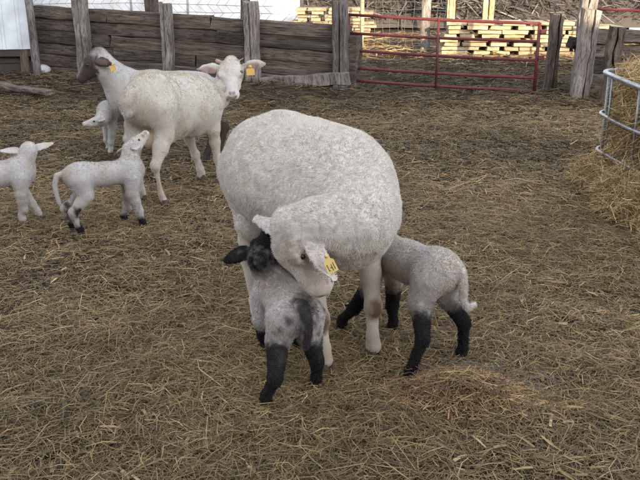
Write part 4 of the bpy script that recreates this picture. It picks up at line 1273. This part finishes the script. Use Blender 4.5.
# --- shorn white ewe looking back at the camera ------------------------------------------------
def shorn_ewe():
    hm = (G(163, 208)+G(145, 202))/2
    hd = nrm(A(.44,.90,0)); rz = math.atan2(hd[1], hd[0])
    loc = tuple(hm + hd*.30)
    W2L, V2L = to_local(loc, rz)
    root = empty('ewe', loc, rz)
    tag(root, 'shorn white ewe with an orange ear tag staring back at the camera', 'sheep', 'ewes')
    S = Body(); W = (.56,.52,.465); w = .002
    S.ell((-.27,0,.635), (.19,.155,.155), W, .08, w)
    S.ell((0,0,.56), (.31,.178,.188), W, .08, w)
    S.ell((.19,0,.535), (.18,.15,.185), W, .08, w)
    S.cap((-.27,.085,.755), (-.27,-.085,.755), .03, .03, W, .05, w)           # hip bones
    S.cap((-.25,0,.765), (.20,0,.685), .026, .026, W, .07, w)                  # spine
    S.chain([A(-.44,0,.70), A(-.48,0,.655), A(-.478,0,.60)], [.04,.042,.032], (.57,.53,.49), .02, .006)
    S.cap((-.18,0,.42), (-.26,0,.40), .085, .07, (.5,.38,.33), .05, 0)
    hr, hl = W2L(G(163, 208)), W2L(G(145, 203)); fr, fl = W2L(G(201, 185)), W2L(G(185, 187))
    hl = A(hl[0], max(hl[1], .09), 0)
    fr, fl = A(.29,-.10,0), A(.33,.075,0)
    add_legs(S, [('f', (.22,.105,.54), (.22,.11,.40), fl), ('f', (.22,-.105,.54), (.22,-.11,.40), fr),
                 ('h', (-.29,.09,.60), (-.28,.105,.44), hl), ('h', (-.29,-.09,.60), (-.28,-.105,.44), hr)], 1.03, .76, W, (.54,.49,.44), w, .45, .001)
    S.paint((-.42,.10,.52), (-.36,.11,.30), .03, (.36,.27,.19), .03, .55, .06)
    S.paint((-.44,-.03,.60), (-.40,-.07,.40), .03, (.36,.28,.2), .04, .45, .06)
    poll, muz = W2L(P(231, 64, 5.62)), W2L(P(232.5, 98, 5.41))
    nb = W2L(P(219, 100, 5.52))
    S.chain([A(.23,0,.58), (A(.23,0,.58)+nb)/2+A(.03,0,-.01), nb, poll], [.125,.088,.072,.052], W, .04, .003)
    eyes, L, at, _ = make_head(S, poll, muz, V2L(A(-.02,-.86,.5)), (.58,.55,.52), (.60,.56,.53),
        [(1, (-.02,.95,-.02), (.7,0,.25)), (-1, (-.02,-.95,.05), (.7,0,.25))], nose=(.36,.23,.22), width=1.32, wool=.002, bulk=1.1, earlen=.52, earw=.115, earin=(.50,.33,.31))
    eyes = [at(.385, sd*.163, .092) for sd in (-1, 1)]
    S.paint(at(.93,-.03,.05), at(.93,.03,.05), .03*L, (.36,.23,.22), .03*L, .8)
    for sd in (-1, 1): S.paint(at(.9,sd*.045,.07), at(.95,sd*.03,.05), .016*L, (.1,.07,.07), .02*L, .85)
    for sd in (-1, 1): S.paint(at(.40,sd*.15,.10), at(.42,sd*.155,.07), .02*L, (.05,.04,.03), .02*L, .8)
    for sd in (-1, 1): S.cap(at(.06,sd*.12,.10), at(.0,sd*.21,.12), .045*L, .03*L, (.40,.31,.25), .015, 0)   # horn buds
    finish(root, S, .0075, 90000, .0008, M['hoof'], [fl, fr, hl, hr], (1,0,0), 1.0, eyes, .014, 'eye_tan', relief=.03, soil=.7, lay=(-.6,0,-.5), curl=.22, base_len=.006, lockscale=55, seed=35)
    tp = W2L(P(250.5, 66.5, 5.53)) + V2L(A(0,-.03,0))
    ear_tag(root, tp, V2L(A(.05,-.05,-1)), V2L(A(0,-1,.1)), .056, .06, M['tago'], ink=False)
shorn_ewe()

# --- brown-faced ewe behind, in profile ---------------------------------------------------------
def brown_ewe():
    rz = math.atan2(-.06, -1.0)
    loc = (-1.21, 6.12, 0)
    W2L, V2L = to_local(loc, rz)
    root = empty('ewe', loc, rz)
    tag(root, 'pale ewe with a brown face and dark hind legs behind the shorn ewe', 'sheep', 'ewes')
    S = Body(); W = (.47,.45,.44); w = .002; BR = (.065,.05,.045)
    S.ell((-.24,0,.52), (.20,.155,.14), W, .08, w)
    S.ell((0,0,.49), (.30,.175,.165), W, .08, w)
    S.ell((.22,0,.50), (.19,.15,.17), W, .08, w)
    S.chain([A(-.41,0,.57), A(-.44,0,.52), A(-.43,0,.45)], [.035,.04,.03], W, .02, .006)
    fl, fr, hl, hr = A(.27,.10,0), A(.30,-.10,0), A(-.32,.11,0), A(-.40,-.10,0)
    hl, hr = W2L(G(207, 162)), W2L(G(219, 158))
    add_legs(S, [('f', (.22,.095,.45), (.22,.1,.36), fl), ('f', (.22,-.095,.45), (.22,-.1,.36), fr)], .95, .88, W, (.48,.46,.44), w, .45, .001)
    add_legs(S, [('h', (-.27,.09,.48), (-.24,.11,.37), hl), ('h', (-.27,-.09,.48), (-.24,-.11,.37), hr)], .95, .88, (.2,.15,.12), (.055,.042,.036), w, .45, .001)
    poll, muz = W2L(P(99.5, 57.5, 6.02)), W2L(P(76.5, 80.5, 6.0))
    S.chain([A(.25,0,.54), (A(.25,0,.54)+poll)/2+A(.02,0,0), poll], [.13,.098,.062], W, .05, .004)
    eyes, L, at, _ = make_head(S, poll, muz, (.25,0,1), BR, (.055,.045,.042),
        [(1, (-.45,.35,-.62), (.1,.9,.4)), (-1, (.05,-.9,.1), (.7,0,.4))], nose=(.03,.025,.025), width=1.1, bulk=1.1, wool=.002, earlen=.72, earw=.13, earin=(.16,.11,.09))
    S.paint(at(-.02,0,.08), at(.8,0,-.06), .22*L, BR, .02, .95, .03)
    S.paint(at(.55,0,.16), at(.9,0,.10), .022, (.34,.32,.32), .02, .8, .02)
    S.paint(at(-.05,0,-.25), at(.1,0,-.4), .05, W, .03, .8, .02)
    finish(root, S, .0085, 40000, .0008, M['hoofb'], [fl, fr, hl, hr], (1,0,0), 1.0, eyes, .013, relief=.025, soil=.7, lay=(-.6,0,-.5), curl=.22, base_len=.006, lockscale=55, seed=45)
    ear_tag(root, W2L(P(112.5, 65, 5.84)), V2L(A(.05,0,-1)), V2L(A(.3,-1,.1)), .038, .05, M['tago'], ink=False)
brown_ewe()

# --- lamb reaching up under the shorn ewe --------------------------------------------------------
def speckled_lamb():
    hm = (G(68, 230)+G(77, 238))/2
    hd = nrm(A(.90,.43,0)); rz = math.atan2(hd[1], hd[0])
    loc = tuple(hm + hd*.20)
    W2L, V2L = to_local(loc, rz)
    root = empty('lamb', loc, rz)
    tag(root, 'white lamb with black-speckled hind legs reaching up to nurse from the shorn ewe', 'lamb', 'lambs')
    S = Body(); W = (.50,.475,.46)
    hl, hr = W2L(G(67, 231)), W2L(G(77, 239)); fl, fr = W2L(G(119, 216)), W2L(G(138, 216))
    fl, fr = A(.10,.07,0.0), A(.175,-.045,0.0)
    hl, hr = A(-.19,.05,0), A(-.165,-.055,0)
    tail = [A(-.205,0,.335), A(-.25,0,.325), A(-.265,0,.275), A(-.26,0,.22), A(-.25,0,.17)]
    lamb_body(S, 1.1, W, (.48,.46,.45), [fl, fr, hl, hr], .318, .312, .135, .066, .004, tail, .4, bd=.066)
    poll, muz = W2L(P(129, 142.5, 4.50)), W2L(P(143, 146, 4.62))
    muz = W2L(P(142, 137, 4.50)); poll = W2L(P(130, 150, 4.42))
    S.chain([A(.14,0,.33), (A(.14,0,.33)+poll)/2, poll], [.062,.048,.04], W, .03, .005)
    muz = poll + (muz-poll)/np.linalg.norm(muz-poll)*.16
    eyes, L, at, _ = make_head(S, poll, muz, V2L(A(-.7,-.5,.5)), W, (.52,.49,.47), [(1, (-.5,.8,.0), (.5,0,.8)), (-1, (-.6,-.7,-.1), (.5,0,.8))],
        nose=(.06,.05,.05), width=1.15, wool=.004, earin=(.5,.4,.38), earlen=.55, earw=.17)
    S.paint(at(.7,-.16,.05), at(.85,-.15,.06), .012, (.03,.028,.03), .01, .85, .02)
    r = random.Random(5)
    for k in range(34):
        zz = r.uniform(.03,.19); a = A(-.185 + r.uniform(-.035,.03), r.choice((-.075,.07,-.03,.03)) + r.uniform(-.015,.015), zz)
        S.paint(a, a+A(.002,0,.02), r.uniform(.010,.022), (.035,.033,.036), .007, .9, .02)
    for k in range(14):
        a = A(.2 + r.uniform(-.05,.05), -.05 + r.uniform(-.03,.03), r.uniform(.05,.2))
        S.paint(a, a+A(.001,0,.015), r.uniform(.003,.009), (.12,.12,.13), .008, .6, .03)
    for ft in (fl, fr, hl, hr): S.paint(ft+A(0,0,.01), ft+A(0,0,.03), .034, BLACK, .01, 1, .02)
    finish(root, S, .005, 34000, .0006, M['hoofb'], [fl, fr, hl, hr], (1,0,0), .58, eyes, .008, lay=(-.5,0,-.6), curl=.45, base_len=.003, lockscale=90, seed=55)
speckled_lamb()

# --- white lamb cut by the left edge of the picture ------------------------------------------------
def edge_lamb():
    fm = (G(22, 224)+G(39, 219))/2
    hd = nrm(A(.93,.30,0)); rz = math.atan2(hd[1], hd[0])
    loc = tuple(fm - hd*.17)
    W2L, V2L = to_local(loc, rz)
    root = empty('lamb', loc, rz)
    tag(root, 'plain white lamb walking in at the left edge, ears out sideways', 'lamb', 'lambs')
    S = Body(); W = (.54,.515,.50)
    fl, fr, hl, hr = W2L(G(39, 219)), W2L(G(23, 224)), A(-.20,.06,0), A(-.15,-.06,0)
    tail = [A(-.225,0,.30), A(-.265,0,.27), A(-.27,0,.2), A(-.26,0,.14)]
    lamb_body(S, 1.12, W, (.52,.49,.47), [fl, fr, hl, hr], .285, .29, .145, .074, .004, tail, .4)
    poll, muz = W2L(P(29, 151, 4.42)), W2L(P(20, 158, 4.55))
    muz = poll + nrm(muz-poll)*.15
    S.chain([A(.15,0,.31), (A(.15,0,.31)+poll)/2, poll], [.068,.052,.045], W, .03, .005)
    eyes, L, at, _ = make_head(S, poll, muz, (0,0,1), W, W, [(1, (-.1,.9,.05), (-.7,0,.6)), (-1, (-.1,-.95,.12), (-.7,0,.6))],
        nose=(.3,.2,.19), width=1.15, wool=.004, earin=(.54,.5,.48), earlen=.72, earw=.2, blunt=.5)
    finish(root, S, .005, 30000, .0006, M['hoof'], [fl, fr, hl, hr], (1,0,0), .58, eyes, .008, lay=(-.5,0,-.6), curl=.45, base_len=.003, lockscale=90, seed=65)
edge_lamb()

# --- lamb peeping out between the two back ewes ---------------------------------------------------
def back_lamb():
    fm = G(110, 154)
    hd = nrm(A(-.80,-.6,0)); rz = math.atan2(hd[1], hd[0])
    loc = tuple(fm - hd*.16)
    W2L, V2L = to_local(loc, rz)
    root = empty('lamb', loc, rz)
    tag(root, 'small white lamb facing sideways between the shorn ewe and the brown-faced ewe', 'lamb', 'lambs')
    S = Body(); W = (.50,.475,.46)
    fl, fr, hl, hr = A(.17,.045,0), A(.15,-.05,0), A(-.2,.06,0), A(-.17,-.06,0)
    tail = [A(-.235,0,.33), A(-.275,0,.30), A(-.28,0,.23), A(-.27,0,.17)]
    lamb_body(S, 1.15, W, (.48,.46,.44), [fl, fr, hl, hr], .325, .325, .15, .08, .005, tail, .4)
    poll, muz = W2L(P(101, 121, 5.98)), W2L(P(82, 124.5, 5.92))
    S.chain([A(.15,0,.34), (A(.15,0,.34)+poll)/2, poll], [.072,.055,.045], W, .03, .005)
    eyes, L, at, _ = make_head(S, poll, muz, (0,0,1), W, W, [(1, (-.5,.8,.1), (.5,0,.8)), (-1, (-.5,-.8,.1), (.5,0,.8))],
        nose=(.3,.22,.2), width=1.15, wool=.004, earin=(.5,.4,.38), earlen=.55, earw=.17)
    finish(root, S, .006, 22000, .0007, M['hoof'], [fl, fr, hl, hr], (1,0,0), .58, eyes, .008, lay=(-.5,0,-.6), curl=.45, base_len=.003, lockscale=90, seed=75)
back_lamb()

for o in [q for q in COL.objects if q.get('category') in ('sheep', 'lamb')]:
    o.location.z += .006                               # hooves stand on the packed bedding
